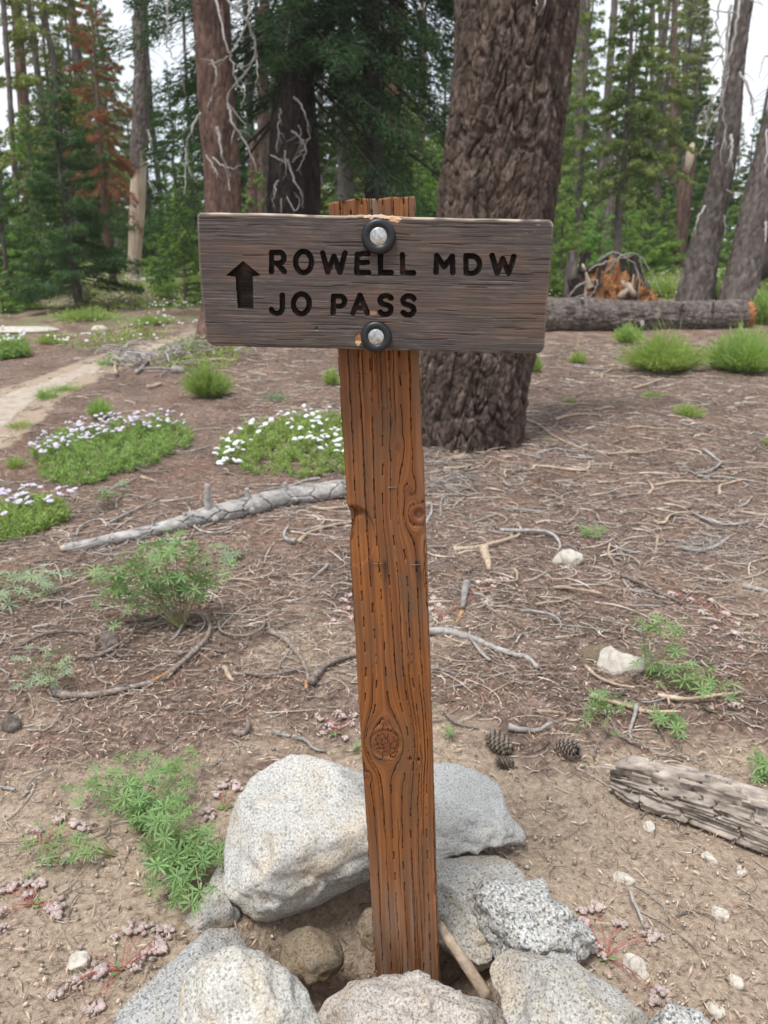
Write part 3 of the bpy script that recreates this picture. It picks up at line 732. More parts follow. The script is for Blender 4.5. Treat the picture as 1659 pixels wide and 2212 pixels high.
    # ------- bolts with rubber washers
    for nm, c, rw, rh in (('top', bt, .0262, .0148), ('bot', bb, .0246, .0142)):
        def lathe(prof, k=56, dy=0.):
            a = np.linspace(0, 2 * np.pi, k, endpoint=False); pr = np.array(prof)
            L = np.stack([c[0] + pr[:, 0][:, None] * np.cos(a), pr[:, 1][:, None] + 0 * a, c[1] + pr[:, 0][:, None] * np.sin(a)], -1).reshape(-1, 3)
            return L @ BA.T + BO, gridq(len(pr), k, True)
        h = -.0005
        wp = [(.0118, -.004), (.0125, -.0085)] + [(rw - .0066 + .0066 * math.cos(t), -.0062 - .0052 * math.sin(t)) for t in np.linspace(2.4, 0, 9)] + [(rw + .0004, -.003), (rw - .001, .003)]
        V1, Q1 = lathe(wp); b_ = mobj('bolt', *lathe([(0.00001, -.0110)] + [(rh * math.sin(t), -.0072 - .0038 * math.cos(t)) for t in np.linspace(.12, 1.5, 14)] + [(rh * .97, -.006), (rh * .6, -.004)]), MAT['metal'], TS, smooth=True)
        mobj('washer', V1, Q1, MAT['rubber'], b_, smooth=True)
        # stamped strokes near the rim of the head
        bf = Buf()
        for t0, kind in ((math.pi * 1.45, 'C'), (math.pi * 1.62, 'Y'), (2.3, '-'), (2.7, '-'), (3.1, '-'), (1.9, '-')):
            rr = rh * .68; cc = np.array([c[0] + rr * math.cos(t0), c[1] + rr * math.sin(t0)]); s_ = .0014
            if kind == 'C': st = [[(s_ * math.cos(a) , s_ * math.sin(a)) for a in np.linspace(.8, 5.4, 8)]]
            elif kind == 'Y': st = [[(-s_, s_), (0, 0), (s_, s_)], [(0, 0), (0, -s_)]]
            else: st = [[(-s_ * .7, -s_ * .5), (s_ * .5, s_ * .7)]]
            for q in st:
                P = np.array([[cc[0] + a, 0, cc[1] + b] for a, b in q]); rr2 = np.hypot(P[:, 0] - c[0], P[:, 2] - c[1]) / rh
                P[:, 1] = -.0072 - .0038 * np.sqrt(np.clip(1 - rr2 ** 2, 0, 1)) - .0001
                Vt, Qt, Tt = tube(P @ BA.T + BO, .00022, 4); bf.add(Vt, Qt, Tt)
        V_, F_, A_ = bf.get(); mobj('stamp', V_, F_, MAT['mark'], b_)
    return brd
board = build_board()

# ------------------------------------------------------------------ stones round the post
def stone(name, label, outline, zc, T, mat, facets=(), e=.62, sub=5, rough=.018, seed=1, cat='stone', group='granite stones piled round the post'):
    O = np.array(outline, float); c2 = O.mean(0)
    c2 = (O.min(0) + O.max(0)) / 2 * .5 + c2 * .5
    C = AtZ(*c2, zc); ez = CAM - C; dep = np.linalg.norm(ez); ez /= dep
    ex = np.cross([0, 0, 1], ez); ex /= np.linalg.norm(ex); ey = np.cross(ez, ex)
    Oc = np.vstack([O, O[:3]]); Oc = resample(Oc, len(Oc) * 8)
    pts = []
    for px, py in Oc:
        d = ray(px, py); P = CAM + d * (np.dot(C - CAM, ez) / np.dot(d, ez)); pts.append([(P - C) @ ex, (P - C) @ ey])
    pts = np.array(pts); an = np.arctan2(pts[:, 1], pts[:, 0]); ra = np.hypot(pts[:, 0], pts[:, 1])
    k = np.argsort(an); an, ra = an[k], ra[k]
    ag = np.linspace(-np.pi, np.pi, 181); rg = np.interp(ag, an, ra, period=2 * np.pi)
    kk = np.hanning(7); kk /= kk.sum(); rg = np.convolve(np.r_[rg[-4:-1], rg, rg[1:4]], kk, 'valid')
    V, F = ico(sub); n = V; th = np.arctan2(n[:, 1], n[:, 0]); Rr = np.interp(th, ag, rg)
    q = np.clip(1 - n[:, 2] ** 2, 0, 1) ** (e / 2 + .02)
    L = np.stack([Rr * q * np.cos(th), Rr * q * np.sin(th), T * np.sign(n[:, 2]) * np.abs(n[:, 2]) ** .9], 1)
    sz = rg.mean()
    rf = np.random.default_rng(seed + 900); ext = []
    for _ in range(7):
        a_ = rf.uniform(0, 2 * np.pi); zc_ = rf.uniform(.35, .95); ext.append((math.cos(a_) * (1 - zc_ ** 2) ** .5, math.sin(a_) * (1 - zc_ ** 2) ** .5, zc_, None))
    for fx, fy, fz, kf in list(facets) + ext:
        f = np.array([fx, fy, fz], float); f /= np.linalg.norm(f); kf = (L @ f).max() / sz * rf.uniform(.78, .9) if kf is None else kf; dd = L @ f - kf * sz
        L = L - np.clip(dd, 0, None)[:, None] * f * .95
    nn = L / (np.linalg.norm(L, axis=1)[:, None] + 1e-9)
    s_ = 1 / sz
    dn = .10 * fbm(L[:, 0] * s_ * 1.6, L[:, 1] * s_ * 1.6, L[:, 2] * s_ * 1.6 + seed * 3.1, o=3, seed=seed + 100) * sz
    dn += rough * fbm(L[:, 0] * 34, L[:, 1] * 34, L[:, 2] * 34, o=4, seed=seed + 110)
    ridge = 1 - np.abs(fbm(L[:, 0] * s_ * 2.2 + 9, L[:, 1] * s_ * 2.2, L[:, 2] * s_ * 2.2, o=2, seed=seed + 120)) * 5
    dn -= .05 * sz * np.clip(ridge, 0, 1) ** 3 * .6
    L = L + nn * dn[:, None] * np.clip(n[:, 2] * 1.2 + .6, .35, 1)[:, None]
    Wd = C + L[:, :1] * ex + L[:, 1:2] * ey + L[:, 2:] * ez
    o = mobj(name, Wd, F, mat, smooth=True, origin=C - np.array([0, 0, .0])); tag(o, label, cat, group); return o

stone('boulder', 'biggest rounded pale granite boulder leaning behind the left side of the post',
      [(487, 1800), (497, 1752), (520, 1705), (550, 1666), (600, 1634), (655, 1622), (700, 1638), (760, 1660), (830, 1680), (860, 1760), (855, 1850), (800, 1905), (735, 1940), (690, 1962), (640, 1985), (600, 2002), (562, 1998), (520, 1966), (490, 1925), (482, 1865)],
      .145, .14, MAT['granite'], [(-.3, .75, .75, .62), (-.75, .1, .7, .66), (.25, -.5, .9, .60), (.1, .25, 1, .60)], seed=2)
stone('boulder', 'white granite slab with a pink vein and an undercut broken edge, right behind the post',
      [(860, 1690), (900, 1650), (945, 1645), (990, 1650), (1030, 1663), (1062, 1685), (1085, 1712), (1100, 1760), (1128, 1790), (1143, 1816), (1120, 1821), (1095, 1824), (1050, 1832), (1000, 1846), (945, 1864), (890, 1860), (860, 1800)],
      .115, .075, MAT['granite_w'], [(0, .55, .9, .42), (.8, .3, .6, .72), (-.2, -.3, 1, .42)], e=.45, seed=3)
stone('boulder', 'tan smooth granite block wedged beneath the white slab right of the post',
      [(880, 1860), (960, 1850), (1040, 1832), (1095, 1828), (1118, 1858), (1142, 1895), (1090, 1930), (1060, 1990), (1063, 2075), (1030, 2095), (975, 2060), (930, 2010), (885, 1950)],
      .03, .13, MAT['granite_t'], [(.1, .8, .6, .45), (-.2, -.1, 1, .6)], e=.5, seed=4)
stone('boulder', 'rough black and white speckled granite chunk right of the post',
      [(994, 1925), (1025, 1908), (1075, 1905), (1150, 1896), (1172, 1900), (1192, 1930), (1228, 1975), (1262, 1998), (1278, 2020), (1280, 2055), (1250, 2085), (1180, 2095), (1100, 2085), (1058, 2068), (1035, 2040), (1010, 1995), (996, 1960)],
      .075, .085, MAT['granite_s'], [(.1, .5, .9, .48), (-.6, -.5, .6, .72)], e=.42, rough=.034, seed=5)
stone('boulder', 'rounded buff granite boulder at the lower right edge of the ring of stones',
      [(1058, 2090), (1075, 2058), (1110, 2050), (1150, 2055), (1215, 2066), (1285, 2100), (1340, 2140), (1380, 2180), (1420, 2225), (1400, 2320), (1250, 2360), (1150, 2330), (1105, 2240), (1078, 2150), (1060, 2115)],
      .10, .10, MAT['granite_t'], [(.3, .85, .6, .52), (-.6, 0, .8, .7), (.1, -.1, 1, .55)], seed=6)
stone('boulder', 'low pinkish granite stone in front of the foot of the post',
      [(680, 2165), (700, 2145), (760, 2120), (830, 2106), (880, 2107), (925, 2112), (985, 2134), (1030, 2152), (1080, 2163), (1100, 2200), (1110, 2290), (1000, 2350), (850, 2370), (700, 2340), (665, 2240)],
      .05, .10, MAT['granite_p'] if 'granite_p' in MAT else MAT['granite_t'], [(0, .8, .6, .5), (0, 0, 1, .5)], rough=.03, seed=7)
stone('boulder', 'squat egg-shaped granite stone at the bottom left of the ring',
      [(388, 2140), (400, 2102), (428, 2068), (465, 2053), (520, 2054), (575, 2072), (615, 2100), (655, 2138), (680, 2180), (690, 2240), (670, 2330), (560, 2390), (450, 2370), (395, 2300), (385, 2200)],
      .26, .11, MAT['granite_g'], [(-.2, -.1, 1, .62)], e=.8, seed=8)
stone('boulder', 'long sloping granite stone running off the bottom left of the ring',
      [(170, 2260), (230, 2192), (290, 2140), (350, 2088), (410, 2038), (455, 2005), (505, 1990), (540, 1993), (575, 2015), (598, 2050), (597, 2090), (560, 2150), (500, 2250), (420, 2330), (300, 2380), (190, 2340)],
      .02, .06, MAT['granite_h'], [(-.5, .7, .6, .42), (.5, .3, .8, .42)], seed=9)
stone('stone', 'slanted tan stone half hidden between the biggest boulder and the green plant',
      [(387, 2028), (398, 1985), (430, 1950), (450, 1905), (475, 1870), (500, 1900), (520, 1960), (510, 2000), (470, 2008), (420, 2030)],
      .03, .06, MAT['granite_t'], [(-.5, .5, .7, .5)], sub=4, seed=10)
stone('stone', 'rounded brown stone lying down in the hollow left of the post foot',
      [(602, 2060), (612, 2025), (640, 2005), (680, 2008), (715, 2020), (735, 2045), (742, 2080), (715, 2110), (670, 2125), (620, 2110)],
      -.02, .05, MAT['granite_b'], sub=4, seed=11)
stone('stone', 'small brown stone pressed against the left side of the post foot',
      [(772, 1992), (782, 1972), (800, 1965), (830, 1975), (835, 2030), (820, 2050), (795, 2050), (775, 2020)],
      .03, .04, MAT['granite_b'], sub=4, seed=12)
stone('stone', 'small pale granite stone at the bottom edge right of the buff boulder',
      [(1392, 2240), (1420, 2190), (1440, 2170), (1470, 2168), (1505, 2185), (1540, 2215), (1540, 2270), (1480, 2300), (1410, 2290)],
      .03, .05, MAT['granite_s'], sub=4, seed=13)

# loose rocks out on the soil
ROCKS = [
 ('angular white rock with a dusty left flank on the soil right of the post', [(1283, 1470), (1290, 1400), (1310, 1391), (1340, 1410), (1385, 1420), (1405, 1430), (1390, 1455), (1350, 1470)], .03, .03, 'rock'),
 ('small flat-topped pale rock lying among sticks right of the post', [(1190, 1215), (1198, 1203), (1215, 1187), (1252, 1188), (1260, 1210), (1240, 1225), (1215, 1228)], .03, .03, 'rock'),
 ('flat sand-brown rock under the white angular rock', [(1228, 1420), (1240, 1395), (1290, 1388), (1370, 1410), (1380, 1440), (1300, 1470), (1260, 1440)], .0, .02, 'tanrock'),
 ('flat oval tan pebble right of the speckled granite', [(1318, 1895), (1335, 1880), (1350, 1882), (1366, 1905), (1350, 1910), (1325, 1905)], .008, .01, 'rock'),
 ('pointed pale pebble below the weathered log', [(1512, 1842), (1525, 1836), (1540, 1845), (1549, 1868), (1535, 1866), (1520, 1855)], .008, .01, 'rock'),
 ('round grey pebble lying above the tan pebble', [(1389, 1787), (1395, 1778), (1412, 1780), (1415, 1795), (1400, 1799)], .006, .008, 'rock'),
 ('pale pebble at the far right below the log', [(1587, 1880), (1595, 1868), (1610, 1872), (1615, 1888), (1600, 1897)], .006, .01, 'rock'),
 ('yellowish pebble in the twigs at the lower right', [(1533, 1968), (1545, 1955), (1570, 1962), (1577, 1985), (1560, 2000), (1540, 1985)], .006, .01, 'rock'),
 ('buff rock half buried beside the pink-headed plant on the right', [(1340, 2080), (1345, 2055), (1375, 2060), (1400, 2090), (1405, 2115), (1380, 2120), (1355, 2105)], .01, .015, 'rock'),
 ('small buff stone at the lower right corner', [(1525, 2182), (1530, 2168), (1555, 2172), (1565, 2188), (1550, 2196), (1532, 2192)], .005, .01, 'rock'),
 ('round buff pebble near the right edge of the bottom', [(1577, 2120), (1582, 2108), (1595, 2112), (1602, 2128), (1590, 2133)], .005, .008, 'rock'),
 ('white lichen-like pebble beside the pink plant at the lower left', [(148, 2085), (155, 2060), (175, 2050), (195, 2060), (193, 2085), (170, 2105), (155, 2100)], .015, .018, 'rock'),
 ('small white quartz bit on the sand left of the stones', [(60, 1880), (70, 1872), (85, 1880), (80, 1892), (66, 1892)], .004, .006, 'rock'),
 ('broken grey root end lying at the left edge', [(0, 1570), (10, 1548), (35, 1542), (48, 1560), (40, 1580), (10, 1585)], .02, .025, 'darkrock'),
 ('dark lump of dead root near the lupine clump', [(213, 1400), (220, 1365), (240, 1360), (258, 1380), (262, 1400), (240, 1412)], .02, .03, 'darkrock'),
]
MAT['tanrock'] = MAT['granite_b']; MAT['darkrock'] = MAT['brown']
for i, (lb, ol, zc, T, mt) in enumerate(ROCKS):
    g = G(*np.mean(ol, 0)); stone('rock' if i < 3 else 'pebble', lb, ol, float(H(g[0], g[1])) + zc, T, MAT[mt], [(.2, .6, .7, .5), (-.6, .2, .6, .6)], e=.5, sub=4, rough=.02, seed=20 + i, cat='rock', group='loose rocks on the soil')
# background pale rocks
def far_rock(label, px, py, w, h, mt='rock', seed=1):
    g = G(px, py); V, F = ico(4); s = g[1] / FPX; L = V * [w * s / 2, w * s * .4, h * s]
    L = L + V * (.25 * h * s * fbm(V[:, 0] * 1.6, V[:, 1] * 1.6, V[:, 2] * 1.6 + seed, o=4, seed=seed))[:, None]
    o = mobj('rock', L + g, F, MAT[mt], smooth=True, origin=g); tag(o, label, 'rock', 'pale rocks in the far clearing')
far_rock('flat pale grey rock at the left edge beside the path', 50, 714, 150, 9, seed=2)
far_rock('small pale rock left of the sign among green tufts', 215, 712, 34, 9, seed=3)
far_rock('low white rock behind the two leaning trunks at the right', 1592, 560, 75, 18, seed=4)
far_rock('pale rock at the foot of the right leaning trunks', 1548, 640, 30, 14, seed=5)
far_rock('broad pale rock between the stump and the leaning trunk', 1440, 560, 60, 7, seed=6)
far_rock('pale rock slab at the far left below the young firs', 30, 640, 110, 7, seed=7)
far_rock('flat pale rock in front of the barkless snag', 330, 606, 60, 7, seed=8)

# ------------------------------------------------------------------ sticks
def stick(pts, w, mat, label=None, group=None, name='stick', lift=.5, taper=.55, up=None):
    P = np.array([G(*p) for p in pts]); 
    Lx = np.linalg.norm(np.diff(P, axis=0), axis=1).sum()
    dep = np.mean([(p[1] * math.cos(PITCH) + (1.45 - p[2]) * math.sin(PITCH)) for p in P]); r = w * .5 * dep / FPX * .64
    P[:, 2] += 0
    n = int(np.clip(Lx / .02, 8, 60)); P = resample(P, n)
    sd = abs(hash((round(pts[0][0]), round(pts[0][1])))) % 997
    P[:, 2] = H(P[:, 0], P[:, 1]) + r * lift + (.012 * (1 + vn(np.linspace(0, 3, n), np.full(n, sd * .37), seed=7))) * (Lx > .12)
    rad = r * (1 - taper * np.linspace(0, 1, n)) * (1 + .18 * vn(np.linspace(0, n * .7, n), np.full(n, sd * .1), seed=8))
    V, Q, T = tube(P, rad, 8 if r > .004 else 6)
    nn = .25 * r * fbm(V[:, 0] * 60, V[:, 1] * 60, V[:, 2] * 60, o=2, seed=sd); V = V + np.stack([nn, nn * .5, nn], 1)
    o = mobj(name, V, [Q, T], MAT[mat], smooth=True, attrs={'tint': .5 + .35 * vn(V[:, 0] * 25, V[:, 1] * 25, seed=sd)})
    tag(o, label or 'thin weathered twig lying loose among the litter', 'stick', group or 'loose twigs on the forest floor'); return o

m6 = lambda *a: [C6(*p) for p in a]
m7 = lambda *a: [C7(*p) for p in a]
m5 = lambda *a: [C5(*p) for p in a]
m4 = lambda *a: [C4(*p) for p in a]
LS = 'bigger sticks on the forest floor'
BIG = [
 (m6((240, 745), (270, 770), (400, 768), (520, 745), (680, 705), (760, 655), (860, 570), (900, 520), (908, 470), (880, 430), (820, 420)), 24, 'brown', 'longest S-curved brown branch with a split orange middle, left of the post'),
 (m6((770, 605), (860, 572), (940, 572), (975, 592)), 15, 'brown', 'short side branch touching the long S-curved branch'),
 (m6((340, 610), (420, 600), (500, 560), (560, 520), (595, 460)), 15, 'brown', 'curved grey-brown stick rising to the right below the lupine clump'),
 (m6((70, 565), (180, 515), (330, 495), (400, 500), (412, 580)), 14, 'brown', 'hooked grey stick arching over the silvery lupine at the left'),
 (m6((500, 575), (515, 600), (560, 608), (650, 595)), 11, 'brown', 'short dark curved stick under the lupine clump'),
 (m6((945, 450), (960, 500), (1040, 522), (1110, 505), (1145, 470), (1140, 440)), 10, 'brown', 'thin stick bent like a bowl on bare soil left of the post'),
 (m6((1165, 490), (1240, 530), (1300, 610), (1325, 660), (1335, 725)), 22, 'brown', 'thick curved stick with a splintered orange lower end left of the post'),
 (m6((1165, 485), (1165, 460), (1200, 450), (1240, 460)), 11, 'brown', 'small hook-shaped twig above the thick curved stick'),
 (m6((1345, 725), (1380, 670), (1440, 630), (1560, 592)), 32, 'brown', 'stout scaly branch piece ending against the left side of the post'),
 (m6((1060, 680), (1140, 685), (1230, 675), (1310, 645)), 16, 'brown', 'bent dark stick crossing to the thick curved stick'),
 (m6((970, 650), (985, 680), (1010, 710)), 22, 'tan', 'short stubby broken stick with a pale end'),
 (m6((1010, 930), (1050, 940), (1075, 915), (1070, 880)), 24, 'brown', 'short fat curled piece of branch on the sandy soil'),
 (m6((1180, 920), (1255, 940)), 22, 'greywood', 'stubby grey stick just above the biggest boulder'),
 (m6((1265, 950), (1320, 965), (1360, 1000), (1410, 1010)), 15, 'greywood', 'grey forked stick between the stubby stick and the post'),
 (m6((1290, 105), (1330, 70), (1400, 40), (1540, 14)), 16, 'tan', 'long smooth tan branch ending at the notch in the post'),
 (m6((1275, 110), (1235, 95), (1228, 60), (1250, 35)), 15, 'greywood', 'grey hooked stick at the end of the tan branch'),
 (m6((105, 1200), (130, 1150), (190, 1100), (230, 1085)), 9, 'greywood', 'thin forked grey stick on the sand at the left'),
 (m6((120, 925), (200, 915), (260, 865), (262, 845)), 7, 'greywood', 'thin bowed twig at the left above the sand'),
 (m6((400, 640), (420, 690), (480, 720)), 14, 'brown', 'dark elbow-shaped stick left of the S-curved branch'),
 (m6((140, 470), (190, 460), (250, 455)), 16, 'greywood', 'short thick grey stick left of the dark root lump'),
 (m7((190, 500), (290, 498), (380, 520), (460, 555), (560, 590), (620, 605), (665, 655)), 28, 'greywood', 'stout pale grey lichened branch starting at the right side of the post'),
 (m7((870, 640), (920, 690), (1000, 725), (1080, 750)), 14, 'tan', 'tan stick running down from the white angular rock'),
 (m7((895, 775), (960, 795), (1060, 820), (1150, 840), (1280, 850)), 20, 'tan', 'thick pale tan stick below the right lupine'),
 (m7((1180, 780), (1290, 795), (1400, 790), (1550, 765)), 17, 'tan', 'long pale stick reaching right from the right lupine'),
 (m7((660, 830), (800, 842)), 17, 'tan', 'short straight peeled tan stick above the pine cones'),
 (m7((535, 915), (630, 920), (725, 905)), 26, 'greywood', 'scaly grey stick lying above the two pine cones'),
 (m7((722, 908), (780, 925), (835, 935)), 13, 'tan', 'peeled tan stick touching the right pine cone'),
 (m7((1090, 820), (1080, 870), (1060, 930), (1070, 960)), 15, 'greywood', 'upright curved grey stick above the weathered log'),
 (m7((1070, 960), (1130, 985), (1215, 995)), 12, 'greywood', 'grey stick along the top of the weathered log'),
 (m7((990, 890), (1010, 930), (1060, 970), (1110, 1000)), 15, 'brown', 'dark curved stick ending at the tip of the weathered log'),
 (m7((1155, 860), (1185, 910), (1205, 960)), 13, 'brown', 'short dark stick right of the upright curved stick'),
 (m7((905, 1050), (920, 990), (965, 935)), 9, 'brown', 'thin dark forked twig right of the pine cones'),
 (m7((1025, 250), (1080, 280), (1180, 320), (1285, 370)), 17, 'brown', 'straight dark stick with a pale cut end near the pink flowers'),
 (m7((1030, 270), (1090, 320), (1220, 350)), 11, 'greywood', 'thinner grey stick alongside the straight dark stick'),
 (m7((730, 300), (820, 318), (940, 332)), 14, 'tan', 'half-peeled tan stick below the flat-topped pale rock'),
 (m7((655, 375), (740, 365), (820, 335)), 11, 'tan', 'small slanting stick under the half-peeled one'),
 (m7((1548, 295), (1690, 325)), 19, 'greywood', 'grey stick cut off by the right edge beside bare sand'),
 (m7((355, 285), (345, 345), (338, 402)), 28, 'greywood', 'short upright grey stick with an orange broken end right of the post'),
 (m7((430, 140), (445, 190), (455, 235)), 36, 'tan', 'pale chunky splinter of wood right of the post'),
 (m7((590, 415), (680, 415), (740, 435), (765, 470), (750, 490)), 12, 'greywood', 'grey stick curled round above the lichened branch'),
 (m7((570, 540), (600, 500), (680, 480)), 8, 'greywood', 'thin looped twig beside the curled grey stick'),
 (m7((300, 130), (450, 120), (560, 85), (590, 50), (575, 25)), 13, 'tan', 'pale sickle-shaped stick right of the post'),
 (m7((500, 60), (650, 65), (730, 80), (760, 120), (750, 145)), 15, 'greywood', 'thick grey bow-shaped stick left of the flat-topped rock'),
 (m7((975, 110), (970, 160), (1010, 210), (1030, 220)), 8, 'tan', 'thin hooked stick right of the flat-topped rock'),
 (m7((560, 230), (575, 250), (570, 275)), 12, 'tan', 'tiny pale bent stick under the bow-shaped stick'),
 (m7((1180, 90), (1172, 150)), 12, 'tan', 'short upright pale stick in the right litter'),
 (m7((1380, 215), (1430, 195)), 11, 'tan', 'short pale stub near the right edge'),
 (m7((1290, 130), (1380, 140), (1490, 88)), 19, 'greywood', 'scaly curved grey branchlet in the right litter'),
 (m7((1390, 0), (1500, 30), (1575, 20)), 9, 'greywood', 'long thin bowed grey stick near the right edge'),
 (m7((205, 640), (250, 650), (310, 668)), 14, 'greywood', 'grey stick poking out at the right of the post'),
 (m7((380, 320), (440, 345), (475, 365)), 9, 'greywood', 'small curved stick right of the upright broken one'),
 (m7((740, 620), (820, 620), (865, 580)), 9, 'brown', 'thin dark twig pointing at the flat brown rock'),
 (m7((1500, 560), (1570, 568)), 12, 'brown', 'short dark stick right of the right lupine'),
 (m7((260, 840), (300, 890), (410, 910)), 16, 'brown', 'brown surfacing root ending at the left pine cone'),
 (m7((1600, 975), (1680, 940)), 12, 'tan', 'pale stick at the right edge above the weathered log'),
 (m5((645, 825), (660, 810), (760, 820), (830, 830), (880, 825), (885, 800)), 12, 'tan', 'pale hairpin-shaped stick right of the big trunk'),
 (m5((575, 605), (640, 620), (700, 655), (790, 710), (880, 750)), 11, 'tan', 'long pale stick slanting down from the foot of the big trunk'),
 (m5((740, 610), (800, 590), (880, 585), (940, 600)), 9, 'tan', 'shallow arched pale stick right of the big trunk'),
 (m5((1050, 645), (1150, 648), (1300, 652)), 9, 'tan', 'straight pale stick in the middle of the right litter'),
 (m5((965, 760), (1100, 755), (1230, 725)), 10, 'tan', 'long pale stick pointing up to the right in the litter'),
 (m5((1375, 745), (1430, 775), (1455, 800), (1420, 830), (1370, 835)), 11, 'greywood', 'grey C-shaped stick in the right litter'),
 (m5((1350, 855), (1500, 860), (1670, 892)), 11, 'greywood', 'long grey stick running to the right edge'),
 (m5((1170, 890), (1330, 880), (1480, 878)), 9, 'tan', 'long thin pale stick left of the angular one'),
 (m5((1450, 930), (1450, 905), (1500, 885), (1560, 865)), 11, 'tan', 'pale angular stick bent like a knee'),
 (m5((1140, 930), (1160, 910), (1140, 875)), 11, 'tan', 'short pale comma-shaped stick'),
 (m5((1520, 990), (1570, 970), (1590, 945)), 9, 'greywood', 'short grey curved stick near the right edge'),
 (m5((1165, 1050), (1210, 1055), (1240, 1030), (1330, 1015)), 11, 'tan', 'pale zigzag stick in the right litter'),
 (m5((1330, 1015), (1400, 1050), (1480, 1068), (1575, 1055)), 10, 'greywood', 'grey stick curving right from the zigzag stick'),
 (m5((245, 1030), (250, 960), (300, 935)), 11, 'greywood', 'grey curled stick in the tangle right of the post'),
 (m5((180, 1055), (205, 1010), (200, 960)), 11, 'greywood', 'grey curled stick emerging from behind the post'),
 (m5((925, 890), (1010, 875)), 11, 'tan', 'short pale straight stick right of the tangle'),
 (m5((515, 880), (540, 900), (600, 880), (580, 860)), 8, 'greywood', 'small grey loop of twig below the big trunk'),
 (m5((940, 430), (945, 410), (985, 395)), 12, 'tan', 'pale hooked stub behind the big trunk at the right'),
 (m5((1080, 475), (1150, 455), (1210, 435)), 10, 'tan', 'slanting pale stick far right of the big trunk'),
 (m5((1465, 830), (1670, 824)), 9, 'tan', 'straight pale stick reaching the right edge'),
 (m5((820, 380), (990, 395)), 6, 'greywood', 'thin grey stick behind the right green tuft'),
 (m5((760, 540), (910, 545)), 8, 'tan', 'straight thin pale stick level with the foot of the big trunk'),
 (m5((650, 755), (740, 738), (800, 745), (1000, 745)), 8, 'greywood', 'long thin grey stick below the big trunk'),
 (m5((260, 825), (380, 812)), 14, 'tan', 'short thick pale stick at the post beneath the big trunk'),
 (m4((820, 1000), (830, 1060), (870, 1095), (930, 1105), (1000, 1080)), 11, 'greywood', 'looped grey stick in front of the fallen grey branch'),
 (m4((720, 1080), (800, 1078), (880, 1050)), 11, 'tan', 'pale stick under the thin end of the fallen grey branch'),
 (m4((1350, 995), (1430, 998), (1530, 984)), 14, 'tan', 'pale straight stick beside the post below the fallen branch'),
 (m4((335, 1110), (345, 1085), (400, 1050), (475, 1040)), 10, 'greywood', 'thin grey arched stick near the end of the fallen branch'),
 (m4((480, 1060), (570, 1010), (680, 950)), 10, 'greywood', 'long grey twig rising behind the fallen branch'),
 (m4((505, 995), (510, 950), (560, 935), (640, 945)), 8, 'greywood', 'small grey hooped twig behind the fallen branch'),
 (m4((610, 860), (680, 875)), 12, 'tan', 'short tan stick right of the pink flower patch'),
 (m4((480, 912), (560, 880), (600, 858)), 8, 'greywood', 'thin grey stick below the pink flower patch'),
 (m4((750, 750), (830, 745), (910, 725)), 9, 'greywood', 'grey stick between the two large flower patches'),
 (m4((640, 472), (705, 455)), 17, 'tan', 'short pale log end left of the yellow-flowered bush'),
 (m4((820, 358), (1010, 354)), 9, 'tan', 'straight pale stick below the left end of the sign'),
 (m4((1380, 870), (1300, 885), (1160, 920)), 12, 'greywood', 'thin grey branch lying along the top of the fallen branch'),
]
for pts, w, mt, lb in BIG: stick(pts, w, mt, lb, LS)
# splintered orange parts on two sticks
stick(m6((1328, 700), (1322, 735)), 17, 'orange', 'orange splintered tip of the thick curved stick', LS, 'broken_stick', taper=.6)
stick(m6((675, 712), (720, 685), (760, 652)), 13, 'orange', 'orange strip of split wood lying on the S-curved branch', LS, 'broken_stick', lift=3.2)
stick(m7((338, 400), (325, 425), (315, 445)), 16, 'orange', 'orange broken end below the short upright grey stick', LS, 'broken_stick')
# stick leaning down into the hollow
a, b = AtZ(945, 1995, .10), AtZ(1050, 2150, -.02); V, Q, T = tube(resample([a, (a + b) / 2 + [0, 0, .004], b], 20), np.linspace(.0115, .014, 20), 10)
V += .0012 * fbm(V[:, 0] * 60, V[:, 1] * 60, V[:, 2] * 60, o=2)[:, None]
tag(mobj('stick', V, [Q, T], MAT['tan'], smooth=True, attrs={'tint': np.full(len(V), .35)}), 'smooth peeled stick leaning into the hollow right of the post foot', 'stick', LS)

# random small twigs, countable, as copies of a few shapes
def twig_mesh(sd):
    r = np.random.default_rng(sd); n = 12; t = np.linspace(0, 1, n); curl = r.uniform(-2.6, 2.6) if r.random() < .6 else r.uniform(-.7, .7)
    a = curl * t + .35 * vn(t * 4, t * 0 + sd, seed=3); P = np.stack([np.cumsum(np.cos(a)), np.cumsum(np.sin(a)), 1.5 * np.abs(vn(t * 2, t * 0, seed=sd))], 1) / n
    P -= P.mean(0); P[:, 2] -= P[:, 2].min() - .02
    V, Q, T = tube(P, np.linspace(.032, .017, n) * r.uniform(.5, 1.1), 5); return mesh('twig', V, [Q, T], None, smooth=True, attrs={'tint': .5 + .4 * vn(V[:, 0] * 8, V[:, 1] * 8, seed=sd)})
TW = []
for mt in ('brown', 'greywood', 'tan'):
    for i in range(7):
        me = twig_mesh(i + 1 if mt != 'tan' else i + 40); me.materials.append(MAT[mt]); TW.append((mt, me))
r = np.random.default_rng(77); cnt = 0
